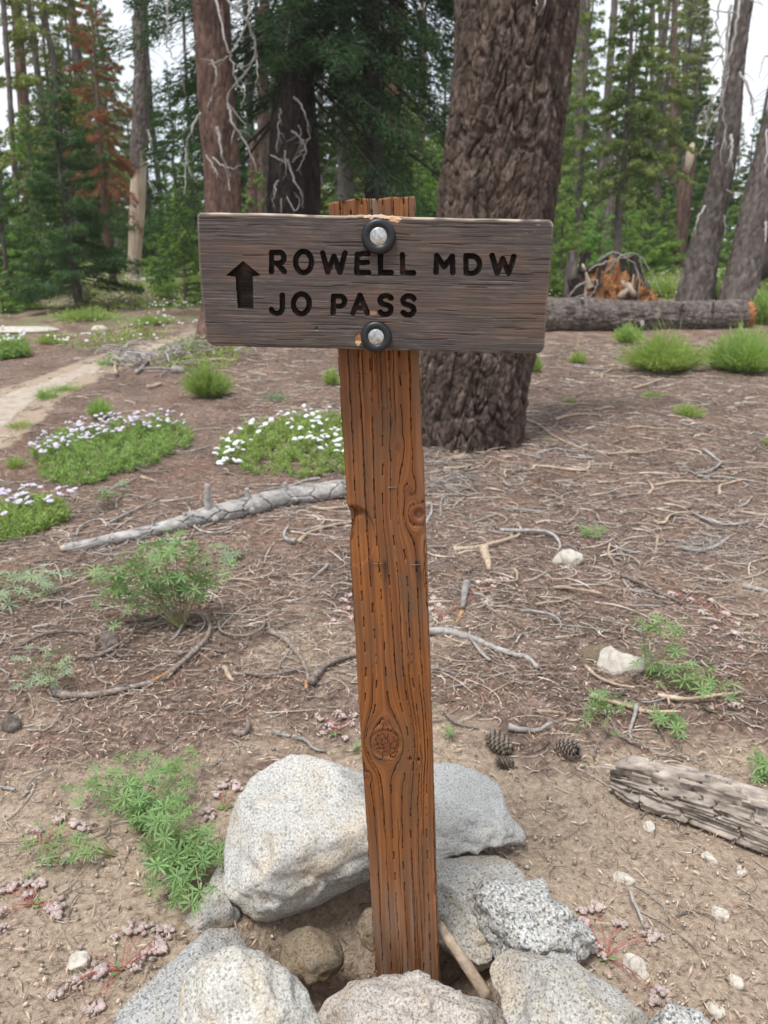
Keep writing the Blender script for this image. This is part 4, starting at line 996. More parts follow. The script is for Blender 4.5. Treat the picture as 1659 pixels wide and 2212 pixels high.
while cnt < 270:
    y = r.uniform(1.3, 7.0); x = r.uniform(-.9, .9) * (.55 + .5 * y)
    if r.random() > (.25 + .5 * sst(2.0, 3.0, y)) or (x < -.2 * y and y > 3.4 and r.random() < .85) or (y < 2.3 and abs(x) < .5) or (r.random() < .35 and x < 0): continue
    tw = TW[r.integers(0, len(TW))]; L = r.uniform(.06, .26) * (.7 + .12 * y)
    if tw[0] == 'tan' and r.random() < .3: continue
    o = add('twig', tw[1], None, (x, y, float(H(x, y)) + .004)); o.rotation_euler = (r.normal(0, .1), r.normal(0, .1), r.uniform(0, 6.28)); o.scale = (L, L, L * .8)
    side = 'right of the post' if x > .15 else ('left of the post' if x < -.1 else 'behind the post')
    tag(o, {'brown': 'small dark twig', 'greywood': 'small grey twig', 'tan': 'small pale twig'}[tw[0]] + ' strewn on the litter ' + side, 'twig', {'brown': 'small dark twigs ', 'greywood': 'small grey twigs ', 'tan': 'small pale twigs '}[tw[0]] + side); cnt += 1

# ------------------------------------------------------------------ litter: needles, chips, gravel
def scatter(n, y0, y1, seed, pw=1.3):
    r = np.random.default_rng(seed); u = r.random(n); y = (y0 ** (1 - pw) + u * (y1 ** (1 - pw) - y0 ** (1 - pw))) ** (1 / (1 - pw))
    x = r.uniform(-1, 1, n) * (.45 + .56 * y); return x, y, r
def flat_bits(name, n, ln, wd, mat, seed, y1=15, keep=None, th=0., grow=.06, curl=0.):
    x, y, r = scatter(n, .75, y1, seed)
    if keep is not None: k = keep(x, y, r); x, y = x[k], y[k]
    n = len(x); a = r.uniform(0, 2 * np.pi, n); sc = 1 + grow * y
    L = r.uniform(*ln, n) * sc; Wd = r.uniform(*wd, n) * sc; z = H(x, y) + .006 + r.random(n) * .012
    d = np.stack([np.cos(a), np.sin(a), r.normal(0, .22, n)], 1); q = np.stack([-np.sin(a), np.cos(a), r.normal(0, .35, n)], 1)
    C = np.stack([x, y, z], 1); e = d * L[:, None] / 2; f = q * Wd[:, None] / 2
    up = np.array([0, 0, 1.]) * (Wd * th)[:, None]
    V = np.stack([C - e, C + f * .9 + up, C + e, C - f * .9 + up], 1).reshape(-1, 3)
    i = np.arange(n) * 4
    F = [np.stack([i, i + 3, i + 1], 1), np.stack([i + 1, i + 3, i + 2], 1)]
    t = np.repeat(r.random(n), 4)
    o = mobj(name, V, [np.concatenate(F)], MAT[mat], origin=(0, 0, 0), attrs={'tint': t}); tag(o, kind='stuff'); return o
duffk = lambda lo: (lambda x, y, r: r.random(len(x)) < np.clip(lo + (1 - lo) * sst(1.7, 3.0, y + .6 * fbm(x * 1.3, y * 1.3, o=3, seed=55)) - .8 * (sst(12, 15, y)) - .8 * ((x < -.22 * y) & (y > 5.5)), 0, 1))
flat_bits('needle_litter', 80000, (.012, .045), (.0014, .0028), 'needle', 301, keep=duffk(.22), grow=.10)
flat_bits('bark_chip_litter', 36000, (.006, .026), (.002, .0065), 'chip', 302, keep=duffk(.30), th=.35, grow=.10)
flat_bits('pale_wood_litter', 7500, (.012, .05), (.002, .0048), 'tan', 303, keep=duffk(.15), th=.35, grow=.10)
def gravel():
    x, y, r = scatter(15000, .75, 7, 304, 1.7)
    k = r.random(len(x)) < np.clip(1.15 - sst(1.6, 3.4, y), .22, 1); x, y = x[k], y[k]; n = len(x)
    Vo = np.array([[1, 0, 0], [0, 1, 0], [-1, 0, 0], [0, -1, 0], [.1, .1, 1], [0, 0, -.6]], float); Fo = np.array([[0, 1, 4], [1, 2, 4], [2, 3, 4], [3, 0, 4], [1, 0, 5], [2, 1, 5], [3, 2, 5], [0, 3, 5]])
    s = (.0018 + .0065 * r.random(n) ** 5) * (1 + .05 * y); sq = r.uniform(.5, 1.2, (n, 1, 3)); a = r.uniform(0, 6.28, n)
    V = Vo[None] * sq * (1 + .3 * (r.random((n, 6, 3)) - .5)) * s[:, None, None]; c, s_ = np.cos(a)[:, None], np.sin(a)[:, None]
    V = np.stack([V[..., 0] * c - V[..., 1] * s_, V[..., 0] * s_ + V[..., 1] * c, V[..., 2]], -1)
    V += np.stack([x, y, H(x, y) + .007], 1)[:, None]; F = (Fo[None] + (np.arange(n) * 6)[:, None, None]).reshape(-1, 3)
    tag(mobj('gravel', V.reshape(-1, 3), F, MAT['pebble'], origin=(0, 0, 0), attrs={'tint': np.repeat(r.random(n), 6)}), kind='stuff')
gravel()

def twig_litter():
    r = np.random.default_rng(311); B = Buf()
    x, y, _ = scatter(19000, 1.5, 13, 305, 1.15)
    k = r.random(len(x)) < np.clip(.10 + .9 * sst(1.9, 3.2, y) * np.where(x > -.05 * y, 1, .8), 0, 1) * np.where((x < -.2 * y) & (y > 5), .25, 1); x, y = x[k], y[k]
    t = np.linspace(0, 1, 6)
    for a, b in zip(x, y):
        L = (r.uniform(.03, .11) if r.random() < .8 else r.uniform(.1, .26)) * (.8 + .10 * b); a0 = r.uniform(0, 6.28) if r.random() < .5 else r.normal(0, .5); cv = r.normal(0, 2.4); aa = a0 + cv * t
        P = np.stack([a + np.cumsum(np.cos(aa)) * L / 6, b + np.cumsum(np.sin(aa)) * L / 6, 0 * t], 1); B.add(*tube3(P, np.linspace(1, .5, 6) * r.uniform(.0012, .0034) * (.8 + .1 * b)), a=r.random())
    V, F, A = B.get(); V[:, 2] += H(V[:, 0], V[:, 1]) + .008
    m = MAT['littertwig'] = m_simple('litter_twigs', [(.3, (.17, .13, .105)), (.5, (.34, .285, .24)), (.7, (.50, .44, .38))], 12, tint=.65, bump=0)
    tag(mobj('twig_litter', V, F, m, origin=(0, 0, 0), attrs={'tint': A}), kind='stuff')

def mid_twigs():
    r = np.random.default_rng(313); B = Buf(); n = 2600; y = r.uniform(3.2, 12.5, n); x = r.uniform(-1, 1, n) * (.45 + .56 * y)
    for a, b in zip(x, y):
        if a < -.2 * b and (b > 5) and r.random() < .75: continue
        L = r.uniform(.10, .42) * (.75 + .04 * b); a0 = r.normal(0, .55) if r.random() < .6 else r.uniform(0, 6.28); cv = r.normal(0, 1.9); t = np.linspace(0, 1, 8); aa = a0 + cv * t
        P = np.stack([a + np.cumsum(np.cos(aa)) * L / 8, b + np.cumsum(np.sin(aa)) * L / 8, .01 * np.sin(3.1 * t) * r.random()], 1); B.add(*tube3(P, np.linspace(1, .45, 8) * r.uniform(.0025, .0055) * (.85 + .05 * b), 4), a=r.random())
    V, F, A = B.get(); V[:, 2] += H(V[:, 0], V[:, 1]) + .010
    tag(mobj('twig_litter', V, F, MAT['littertwig'], origin=(0, 0, 0), smooth=True, attrs={'tint': A}), kind='stuff')

# ------------------------------------------------------------------ fallen logs
def vadd(V, n3): return V + n3
# weathered splintered log at the right
def weathered_log():
    P = [AtZ(1322, 1672, .05), AtZ(1400, 1688, .06), AtZ(1520, 1722, .06), AtZ(1640, 1765, .06), AtZ(1790, 1820, .06), AtZ(1950, 1880, .06)]
    n = 380; P = resample(P, n); t = np.linspace(0, 1, n); s = np.r_[0, np.cumsum(np.linalg.norm(np.diff(P, axis=0), axis=1))]
    rad = .080 + .012 * t; rad = rad * np.minimum(1, .62 + .38 * (s / .06))
    def disp(ss, tt, Rr):
        a = tt / (2 * np.pi)
        cx, cy = np.cos(tt), np.sin(tt)
        w = ss * 2.6 + .6 * fbm(ss * 3, tt, o=2, seed=401)
        lay = fbm(cx * 5.5 + 3, cy * 5.5, ss * 3.2, o=4, seed=402); st = np.floor(lay * 9) / 9
        fib = fbm(cx * 26, cy * 26, ss * 6, o=3, seed=403)
        F1, F2, ID = voro(ss * 9 + .7 * fbm(ss * 6, tt * 3, o=2, seed=404), cx * 2.2 + cy * 1.1 + .3 * lay, 405)
        blk = (ID - .5) * .16 - .28 * (1 - sst(.02, .10, F2 - F1))
        end = -.55 * (1 - sst(.0, .10, ss - .05 * (1 + fbm(cx * 4, cy * 4, o=2, seed=406) * 2.5)))
        return Rr * (.24 * st + .14 * fib + .8 * blk + end * np.clip(fbm(cx * 7, cy * 7, o=2, seed=407) + .5, 0, 1))
    V, Q, T = tube(P, rad, 150, disp=disp, ref=(0, -1, .2))
    V[:, 2] = (V[:, 2] - .02) * .86 + .012
    tint = .5 + .45 * vn(V[:, 0] * 20, V[:, 1] * 60, V[:, 2] * 60, seed=9)
    o = empty('fallen_log', P[0] - [0, 0, .05], 'short thick weathered log with grey splintering wood, cut by the right edge', 'log')
    mobj('trunk', V, [Q, T], MAT['logwood'], o, smooth=True, attrs={'tint': tint})
    r = np.random.default_rng(4)
    for k in range(16):     # loose splinters standing off the surface
        i = r.integers(6, 230); d = P[min(i + 8, n - 1)] - P[i]; d /= np.linalg.norm(d); L = r.uniform(.03, .10)
        up = np.array([r.normal(0, .5), -.6, 1.]); up /= np.linalg.norm(up); c = P[i] + up * rad[i] * .93 + [0, 0, -.005]
        a = c - d * L / 2; b = c + d * L / 2 + up * .006; w = r.uniform(.003, .008); q = np.cross(d, up) * w; h = up * w * .6
        Vs = np.array([a - q, a + q, b - q * .3, b + q * .3, a - q + h, a + q + h, b - q * .3 + h * .6, b + q * .3 + h * .6])
        Fs = np.array([[0, 2, 3, 1], [4, 5, 7, 6], [0, 1, 5, 4], [2, 6, 7, 3], [0, 4, 6, 2], [1, 3, 7, 5]])
        mobj('splinter', Vs, Fs, MAT['logwood'], o, attrs={'tint': np.full(8, r.random())})
weathered_log()

# grey fallen branch with bark plates and stubs
def grey_branch():
    pts = [(142, 1182), (200, 1172), (255, 1160), (320, 1146), (380, 1130), (440, 1112), (520, 1092), (600, 1072), (680, 1060), (750, 1050), (850, 1040)]
    wd = np.array([18, 22, 24, 26, 30, 38, 43, 43, 43, 42, 40])
    P = []; rr = []
    for p, w in zip(pts, wd):
        g = G(p[0], p[1] + w * .5); r_ = w / 2 * np.linalg.norm(g - CAM) / FPX * .97; rr.append(r_); g[2] = float(H(g[0], g[1])) + r_ * .8; P.append(g)
    n = 460; P = resample(P, n); rr = np.interp(np.linspace(0, 1, n), np.linspace(0, 1, len(wd)), rr)
    def disp(ss, tt, Rr):
        cx, cy = np.cos(tt), np.sin(tt)
        F1, F2, ID = voro(ss * 6.5 + .3 * fbm(ss * 8, tt * 2, o=2, seed=411), tt * .65 + .25 * vn(ss * 9, tt, seed=412), 413, .95)
        return Rr * (.07 * fbm(cx * 2, cy * 2, ss * 9, o=3, seed=414) + .10 * (ID - .5) - .42 * (1 - sst(.012, .055, F2 - F1)))
    V, Q, T = tube(P, rr, 96, disp=disp)
    o = empty('fallen_branch', P[0], 'long silver-grey fallen branch with cracked bark and stubs, lying behind the lupine clump', 'branch')
    mobj('bark', V, [Q, T], MAT['silverbark'], o, smooth=True, attrs={'tint': .5 + .45 * vn(V[:, 0] * 9, V[:, 1] * 9, V[:, 2] * 30, seed=3)})
    # stubs, measured
    for (x0, y0, x1, y1, w) in ((449, 1094, 448, 1046, 14), (462, 1116, 466, 1124, 15), (540, 1100, 545, 1105, 16), (536, 1070, 533, 1055, 11), (617, 1060, 616, 1042, 10), (400, 1122, 398, 1108, 10), (632, 1078, 640, 1080, 12), (330, 1140, 332, 1120, 8)):
        i = int(np.argmin([abs(CX + FPX * p[0] / (p[1] * math.cos(PITCH) + (1.45 - p[2]) * math.sin(PITCH)) - x0) for p in P]))
        Y = P[i][1] - rr[i] * .3; a = At(x0, y0, Y); b = At(x1, y1, Y - (.06 if y1 > y0 else .0)); s = Y / FPX * w * .5
        a = P[i] * .5 + a * .5
        V, Q, T = tube(resample([a, (a + b) / 2, b], 8), np.linspace(s * 1.25, s * .85, 8), 12)
        mobj('stub', V, [Q, T], MAT['silverbark'], o, smooth=True, attrs={'tint': np.full(len(V), .55)})
    g = G(142, 1184); V, Q, T = tube(resample([P[0] - [.0, 0, 0], P[0] + (P[0] - P[12]) * .9], 5), np.linspace(rr[0] * .9, rr[0] * .7, 5), 10)
    mobj('broken_end', V, [Q, T], MAT['barewood'], o, attrs={'tint': np.full(len(V), .5)})
MAT['silverbark'] = m_simple('silver_bark', [(.3, (.17, .155, .145)), (.5, (.31, .295, .28)), (.7, (.45, .43, .41))], 30, tint=.35, bump=.7, bd=.005, stretch=(.6, 1, 1))
grey_branch()

# ------------------------------------------------------------------ trunks
def trunk_mesh(P, rad, k, n, cell, amp, mat, seed, tcol=None, knots=(), flare=0.):
    P = resample(P, n); rad = np.interp(np.linspace(0, 1, n), np.linspace(0, 1, len(rad)), rad)
    hold = {}
    def disp(ss, tt, Rr):
        Rm = rad.mean(); per = max(3, round(2 * np.pi * Rm / cell[0]))
        u = tt / (2 * np.pi) * per; v = ss / cell[1]
        cx, cy = np.cos(tt) * Rm, np.sin(tt) * Rm; k1 = .42 / cell[0]; k2 = .25 / cell[1]
        w1 = fbm(cx * k1, cy * k1, ss * k2, o=3, seed=seed + 1); w2 = fbm(cx * k1 + 9, cy * k1, ss * k2, o=3, seed=seed + 2)
        n1 = np.abs(fbm(cx * k1 * 1.5 + .6 * w2, cy * k1 * 1.5, ss * k2 * 1.15 + .5 * w1, o=3, seed=seed + 11)); n2 = np.abs(fbm(cx * k1 * 1.7 + 5, cy * k1 * 1.7 + .5 * w1, ss * k2 * 1.6, o=3, seed=seed + 15))
        net = sst(0, .065, n1) * (.30 + .70 * sst(0, .05, n2))
        F1, F2, ID = voro(u + 1.5 * w1, v + 1.5 * w2, seed + 3, .98)
        f1, f2, id2 = voro((u + 1.4 * w1) * 1.9, (v + 1.2 * w2) * 2.6, seed + 6, .98)
        hold['id'] = np.clip(ID * .5 + id2 * .3 + .35 * w2 + .1, 0, 1)
        fl = np.floor(4 * (fbm(cx * k1 * 4, cy * k1 * 4, ss * k2 * 5, o=3, seed=seed + 19) + .5)) / 4
        d = amp * (.80 * net + .34 * sst(0, .16, F2 - F1) * (.5 + ID) + .16 * sst(0, .2, f2 - f1) + .38 * fl + .35 * fbm(cx * 34, cy * 34, ss * 20, o=3, seed=seed + 5) * min(1, .034 / amp)) - amp * 1.1
        if flare: d = d + flare * np.exp(-ss / .28) * (.8 + .9 * np.cos(tt * 5 + seed) * .5)
        return d + .03 * Rm * fbm(cx * 2, cy * 2, ss * .8, o=2, seed=seed + 7) * 3
    V, Q, T = tube(P, rad, k, disp=disp, ref=(0, 1, 0))
    tint = np.r_[hold['id'].ravel(), [.5, .5]]
    return V, [Q, T], tint

def px_trunk(pts, Y, lean_y=0.):
    """pts: (x_left, x_right, y) rows measured on the photograph, from the base up"""
    P, rr = [], []
    for i, (a, b, y) in enumerate(pts):
        Yi = Y + lean_y * i; c = At((a + b) / 2, y, Yi); d = Yi * math.cos(PITCH) + (1.45 - c[2]) * math.sin(PITCH)
        P.append(c); rr.append((b - a) / 2 * d / FPX)
    return P, rr

def grounded(P, rr, extra_top=3.0, sink=.15):
    b = P[0]; g = np.array([b[0], b[1], float(H(b[0], b[1])) - sink]); 
    if b[2] > g[2] + .05: P = [g] + P; rr = [rr[0] * 1.04] + rr
    d = P[-1] - P[-2]; d /= np.linalg.norm(d); L = extra_top
    P = P + [P[-1] + d * L]; rr = rr + [rr[-1] * .9]
    # even spacing in height
    P = np.array(P); s = np.r_[0, np.cumsum(np.linalg.norm(np.diff(P, axis=0), axis=1))]; q = np.linspace(0, s[-1], 14)
    P2 = np.stack([np.interp(q, s, P[:, j]) for j in range(3)], 1); r2 = np.interp(q, s, rr)
    for _ in range(1):
        P2[1:-1] = .25 * P2[:-2] + .5 * P2[1:-1] + .25 * P2[2:]
    return P2, r2

def branch_px(pts, Y, w, parent, mat='greywood', yj=.0, name='branch'):
    r_ = np.random.default_rng(abs(int(pts[0][0] * 7 + pts[0][1])))
    P = np.array([At(p[0], p[1], Y - (.18 if i else .0) - yj * i + r_.normal(0, .06)) for i, p in enumerate(pts)])
    n = max(14, 5 * len(pts)); P = resample(P, n); s = w * .38 * Y / FPX
    P[1:-1] += r_.normal(0, .25 * np.linalg.norm(P[-1] - P[0]) / n, (n - 2, 3)); V, Q, T = tube(P, np.linspace(s * 1.15, s * .35, n) * (1 + .12 * vn(np.arange(n) * .9, np.zeros(n), seed=int(pts[0][0]) % 97)), 6)
    B = Buf(); B.add(V, Q, T, r_.uniform(.35, .8))
    Lb = np.linalg.norm(P[-1] - P[0])
    for _ in range(3 if w > 3 else 2):
        i = r_.integers(3, n - 2); d = P[i + 1] - P[i - 1]; d /= np.linalg.norm(d); q = d + r_.normal(0, .55, 3); q /= np.linalg.norm(q); L = Lb * r_.uniform(.12, .3)
        C = resample([P[i], P[i] + q * L * .5 + [0, 0, -.04 * L], P[i] + q * L + r_.normal(0, .12 * L, 3) + [0, 0, -.15 * L]], 8); v, q_, t_ = tube(C, np.linspace(s * .45, s * .15, 8), 5); B.add(v, q_, t_, r_.uniform(.35, .8))
    return B.obj(name, MAT[mat], parent, smooth=True)

def T_(X, Y): return (X * .5, Y * .5)             # upper left crop
def U_(X, Y): return (829.5 + X * .5, Y * .5)     # upper right crop

# the big pine behind the sign
P, rr = px_trunk([(925, 1105, 940), (905, 1118, 900), (905, 1142, 800), (930, 1158, 700), (940, 1172, 600), (945, 1185, 480), (950, 1194, 420), (966, 1210, 320), (980, 1226, 200), (985, 1240, 100), (987, 1250, 0)], 6.6)
PB, rb = grounded(P, rr, 2.2, .12)
V, F, t = trunk_mesh(PB, rb, 440, 620, (.088, .27), .056, 'bark', 500, flare=.07)
pine = empty('pine_tree', PB[0], 'massive pine trunk with thick plated brown bark standing right behind the sign', 'tree')
mobj('trunk', V, F, MAT['bark'], pine, smooth=True, attrs={'tint': t})
for pts, w in (([U_(150, 15), U_(165, 40), U_(180, 10)], 5), ([U_(665, 75), U_(690, 30), U_(700, -10)], 7), ([U_(655, 65), U_(660, 30), U_(655, -10)], 5)):
    branch_px(pts, 6.2, w, pine)

def tree(label, pts, Y, mat, cell, amp, k, n, seed, top=2.5, flare=0., name='pine_tree', group='tree trunks standing behind the sign', sink=.15):
    P, rr = px_trunk(pts, Y); P, rr = grounded(P, rr, top, sink); V, F, t = trunk_mesh(P, rr, k, n, cell, amp, mat, seed, flare=flare)
    o = empty(name, P[0], label, 'tree', group); mobj('trunk', V, F, MAT[mat], o, smooth=True, attrs={'tint': t}); return o, P, rr

Tl, _, _ = tree('thick red-brown trunk hung with long grey dead twigs, above the left end of the sign',
    [(420, 545, 758), (434, 534, 715), (444, 526, 600), (447, 522, 460), (440, 515, 350), (432, 507, 220), (424, 500, 110), (417, 494, 0)], 12.6, 'bark4', (.07, .2), .03, 110, 260, 520, 3, .05)
Td, _, _ = tree('very dark shaded trunk between the big pine and the twig-hung trunk',
    [(572, 640, 735), (574, 640, 600), (578, 642, 460), (582, 650, 350), (590, 658, 220), (602, 668, 110), (612, 676, 0)], 13.4, 'bark3', (.07, .2), .03, 100, 240, 530, 3, .05)
Tr, _, _ = tree('leaning dark trunk with white bare twigs rising behind the right end of the log',
    [(1460, 1538, 655), (1478, 1546, 580), (1498, 1556, 500), (1522, 1572, 440), (1540, 1586, 360), (1549, 1597, 290), (1562, 1602, 200), (1574, 1610, 100), (1588, 1626, 0)], 17.0, 'bark2', (.08, .2), .032, 100, 240, 540, 3, .04)
Tq, _, _ = tree('leaning grey trunk leaving the frame at the right edge behind the log',
    [(1548, 1632, 662), (1572, 1640, 590), (1590, 1655, 500), (1608, 1670, 430), (1634, 1692, 330), (1660, 1712, 240), (1690, 1740, 120), (1715, 1762, 0)], 16.4, 'bark2', (.08, .2), .032, 90, 220, 550, 2, .04)
# snag with the bark gone below
P, rr = px_trunk([(268, 305, 612), (274, 306, 560), (277, 314, 480), (280, 318, 400), (284, 320, 300), (290, 322, 200), (292, 321, 100), (291, 318, 0)], 24.0)
P, rr = grounded(P, rr, 4, .2); n = 300; 
def snag():
    o = empty('dead_tree', P[0], 'tall dead trunk with its bark stripped off the pale lower part, left of the sign', 'tree', 'tree trunks standing behind the sign')
    V, F, t = trunk_mesh(P, rr, 110, n, (.12, .3), .04, 'bark2', 560)
    k = 110; s = (V[:n * k, 2] - V[:n * k, 2].min()).reshape(n, k)
    z320 = At(300, 318, 24)[2]; z370 = At(290, 372, 24)[2]; th = np.linspace(0, 2 * np.pi, k, endpoint=False)
    lim = z320 + (.25 * fbm(np.cos(th) * 3, np.sin(th) * 3, o=2, seed=9)) - (z320 - z370) * (np.sin(th) > -.2) * 1.0
    zz = V[:n * k, 2].reshape(n, k); bare = zz < lim[None]
    Vc = V.copy(); ax = resample(P, n); c = np.repeat(ax, k, 0); core = np.r_[bare.ravel(), [True, False]]
    Vb = V.copy(); dirv = Vb[:n * k] - c; Rc = np.repeat(np.interp(np.linspace(0, 1, n), np.linspace(0, 1, len(rr)), rr), k)
    inner = c + dirv / (np.linalg.norm(dirv, axis=1)[:, None]) * (Rc * (.86 + .03 * fbm(np.tile(np.cos(th), n) * 9, np.tile(np.sin(th), n) * 9, zz.ravel() * .8, o=2, seed=12)))[:, None]
    Q = F[0]; qb = core[Q].any(1)
    bv = V[:n * k]
    mobj('bark', V, [Q[~core[Q].all(1)], F[1][-k:]], MAT['bark2'], o, smooth=True, attrs={'tint': t})
    mobj('bare_wood', np.vstack([inner, V[-2:]]), [Q[qb]], MAT['barewood'], o, smooth=True, attrs={'tint': .5 + .4 * vn(np.r_[bv[:, 0], 0, 0] * 6, np.r_[bv[:, 2], 0, 0] * .8, seed=5)})
    return o
Ts = snag()

# bare grey twigs hanging round the trunks
for pts, w in (
    ([T_(970, -10), T_(1060, 80), T_(1105, 220), T_(1060, 320), T_(1010, 370), T_(985, 440), T_(1060, 550)], 7), ([T_(930, -10), T_(960, 130), T_(1000, 250), T_(1020, 350), T_(1055, 400), T_(1040, 470)], 6),
    ([T_(985, 450), T_(1000, 520), T_(1040, 590), T_(1085, 670), T_(1112, 750)], 7), ([T_(940, 550), T_(955, 660), T_(980, 740), T_(993, 830)], 8), ([T_(865, 490), T_(825, 570), T_(808, 650), T_(800, 760), T_(795, 845)], 6),
    ([T_(915, 260), T_(935, 330), T_(915, 410), T_(900, 470)], 5), ([T_(1070, -10), T_(1075, 60), T_(1030, 180), T_(980, 250), T_(900, 280)], 5), ([T_(920, 680), T_(960, 715), T_(1000, 728), T_(1045, 715)], 5),
    ([T_(1105, 220), T_(1112, 320), T_(1100, 400)], 4), ([T_(730, -10), T_(720, 120), T_(735, 230), T_(780, 300), T_(800, 400)], 4), ([T_(850, 180), T_(800, 230), T_(770, 300)], 4), ([T_(890, 670), T_(920, 720), T_(945, 760)], 4),
    ([T_(800, 640), T_(820, 740), T_(850, 790)], 3)):
    branch_px(pts, 12.2, w, Tl)
for pts, w in (
    ([T_(1270, 420), T_(1310, 470), T_(1335, 560), T_(1310, 650), T_(1260, 700)], 5), ([T_(1260, 565), T_(1300, 600), T_(1320, 650), T_(1295, 720), T_(1280, 740)], 5), ([T_(1245, 690), T_(1265, 760), T_(1300, 840), T_(1310, 900)], 6),
    ([T_(1210, 470), T_(1205, 550), T_(1195, 660)], 4), ([T_(1255, 100), T_(1240, 160), T_(1240, 240)], 4), ([T_(1230, 650), T_(1235, 730), T_(1225, 780)], 4), ([T_(1200, 780), T_(1185, 830), T_(1180, 900)], 4), ([T_(1170, 670), T_(1230, 700)], 4), ([T_(1215, 860), T_(1215, 920)], 4),
    ([T_(1240, 850), T_(1275, 910), T_(1295, 870), T_(1270, 830)], 3), ([T_(1290, 540), T_(1300, 620), T_(1265, 690)], 3)):
    branch_px(pts, 13.0, w, Td)
for pts, w in (
    ([U_(1530, -10), U_(1520, 120), U_(1490, 250), U_(1470, 400), U_(1440, 480), U_(1400, 560), U_(1370, 680)], 6), ([U_(1500, 20), U_(1480, 150), U_(1475, 300), U_(1455, 430), U_(1475, 540), U_(1470, 650)], 7), ([U_(1450, -10), U_(1445, 120), U_(1465, 260), U_(1460, 420), U_(1390, 580)], 5),
    ([U_(1535, 315), U_(1575, 380), U_(1595, 500)], 8), ([U_(1500, 585), U_(1500, 660), U_(1475, 725)], 8), ([U_(1500, 640), U_(1505, 740)], 5), ([U_(1385, 890), U_(1350, 960), U_(1330, 1020)], 6), ([U_(1385, 480), U_(1405, 555)], 7), ([U_(1470, 240), U_(1380, 250), U_(1300, 230)], 3),
    ([U_(1450, 460), U_(1380, 470), U_(1345, 600)], 4), ([U_(1560, -10), U_(1640, 20)], 3), ([U_(1520, 60), U_(1400, 40), U_(1330, 70)], 3), ([U_(1490, 330), U_(1420, 430), U_(1380, 530)], 4), ([U_(1445, 620), U_(1410, 640)], 4), ([U_(1480, 820), U_(1505, 835)], 4), ([U_(1470, 930), U_(1478, 1010)], 4)):
    branch_px(pts, 16.3, w, Tr)
for pts, w in (([U_(1655, 560), U_(1650, 700), U_(1645, 790)], 5), ([U_(1650, 960), U_(1648, 1050)], 7), ([U_(1700, 300), U_(1650, 240), U_(1620, 340)], 4)): branch_px(pts, 15.9, w, Tq)
for pts, w in (([T_(600, 320), T_(570, 380), T_(575, 520)], 4), ([T_(640, 560), T_(660, 640), T_(690, 730)], 5), ([T_(640, 780), T_(660, 820), T_(680, 850)], 4), ([T_(590, 330), T_(545, 380)], 3)): branch_px(pts, 23.5, w, Ts)

# slim far trunks, each one traced
SL = [
 ('slim straight trunk rising behind the right side of the big pine', [(1237, 1259, 545), (1240, 1260, 400), (1243, 1262, 250)], 26, 'bark2'),
 ('slim leaning trunk right of the straight one, peeling grey at its foot', [(1262, 1276, 540), (1280, 1296, 460), (1292, 1306, 380), (1302, 1316, 250)], 26, 'bark2'),
 ('grey dead trunk in front of the green saplings right of the pine', [(1302, 1322, 500), (1310, 1328, 420), (1306, 1322, 300)], 31, 'bark2'),
 ('distant reddish trunk just left of the top of the post', [(728, 766, 600), (729, 765, 460), (731, 763, 340), (733, 760, 200)], 24, 'bark4'),
 ('distant red-brown trunk with a hooked twig right of the top of the post', [(830, 874, 600), (832, 872, 440), (834, 868, 320), (838, 866, 180), (840, 866, 60)], 22, 'bark4'),
 ('slender reddish trunk near the left edge leaning left', [(60, 84, 610), (58, 80, 480), (48, 72, 350), (36, 58, 180), (24, 44, 0)], 27, 'bark4'),
 ('thin grey snag at the left edge crossing in front of the reddish trunk', [(40, 50, 590), (34, 44, 470), (22, 32, 300), (6, 16, 60), (2, 12, 0)], 24, 'bark2'),
 ('slim dark trunk beside the right leaning trunk far in the saplings', [(1440, 1462, 500), (1444, 1460, 380), (1447, 1462, 250), (1450, 1462, 120)], 40, 'bark4'),
 ('thin far trunk in the left half of the right-hand forest', [(1398, 1410, 520), (1400, 1411, 380), (1403, 1413, 200), (1406, 1415, 0)], 42, 'bark2'),
 ('straight far trunk high between the big pine and the leaning trunk', [(1424, 1436, 500), (1424, 1436, 300), (1423, 1434, 140), (1422, 1431, 0)], 45, 'bark2'),
 ('thin pale far trunk directly right of the twig-hung trunk', [(556, 572, 600), (556, 571, 430), (556, 570, 300)], 30, 'bark4'),
 ('short broken trunk between the twig-hung and the very dark trunk', [(530, 556, 600), (531, 556, 440), (536, 556, 390)], 28, 'bark4'),
 ('grey far trunk above the left half of the sign post', [(686, 700, 600), (687, 700, 440), (688, 699, 280)], 34, 'bark2'),
 ('far trunk in the gap left of the big pine', [(905, 918, 560), (906, 918, 420), (908, 919, 280), (912, 920, 100)], 38, 'bark4'),
]
for i, (lb, pts, Y, mt) in enumerate(SL):
    tree(lb, pts, Y, mt, (.10, .3), .03, 28, 70, 600 + 10 * i, 1.2 if 'broken' in lb or 'dead trunk' in lb else 4, name='tree_trunk', group='slim far trunks', sink=.3)
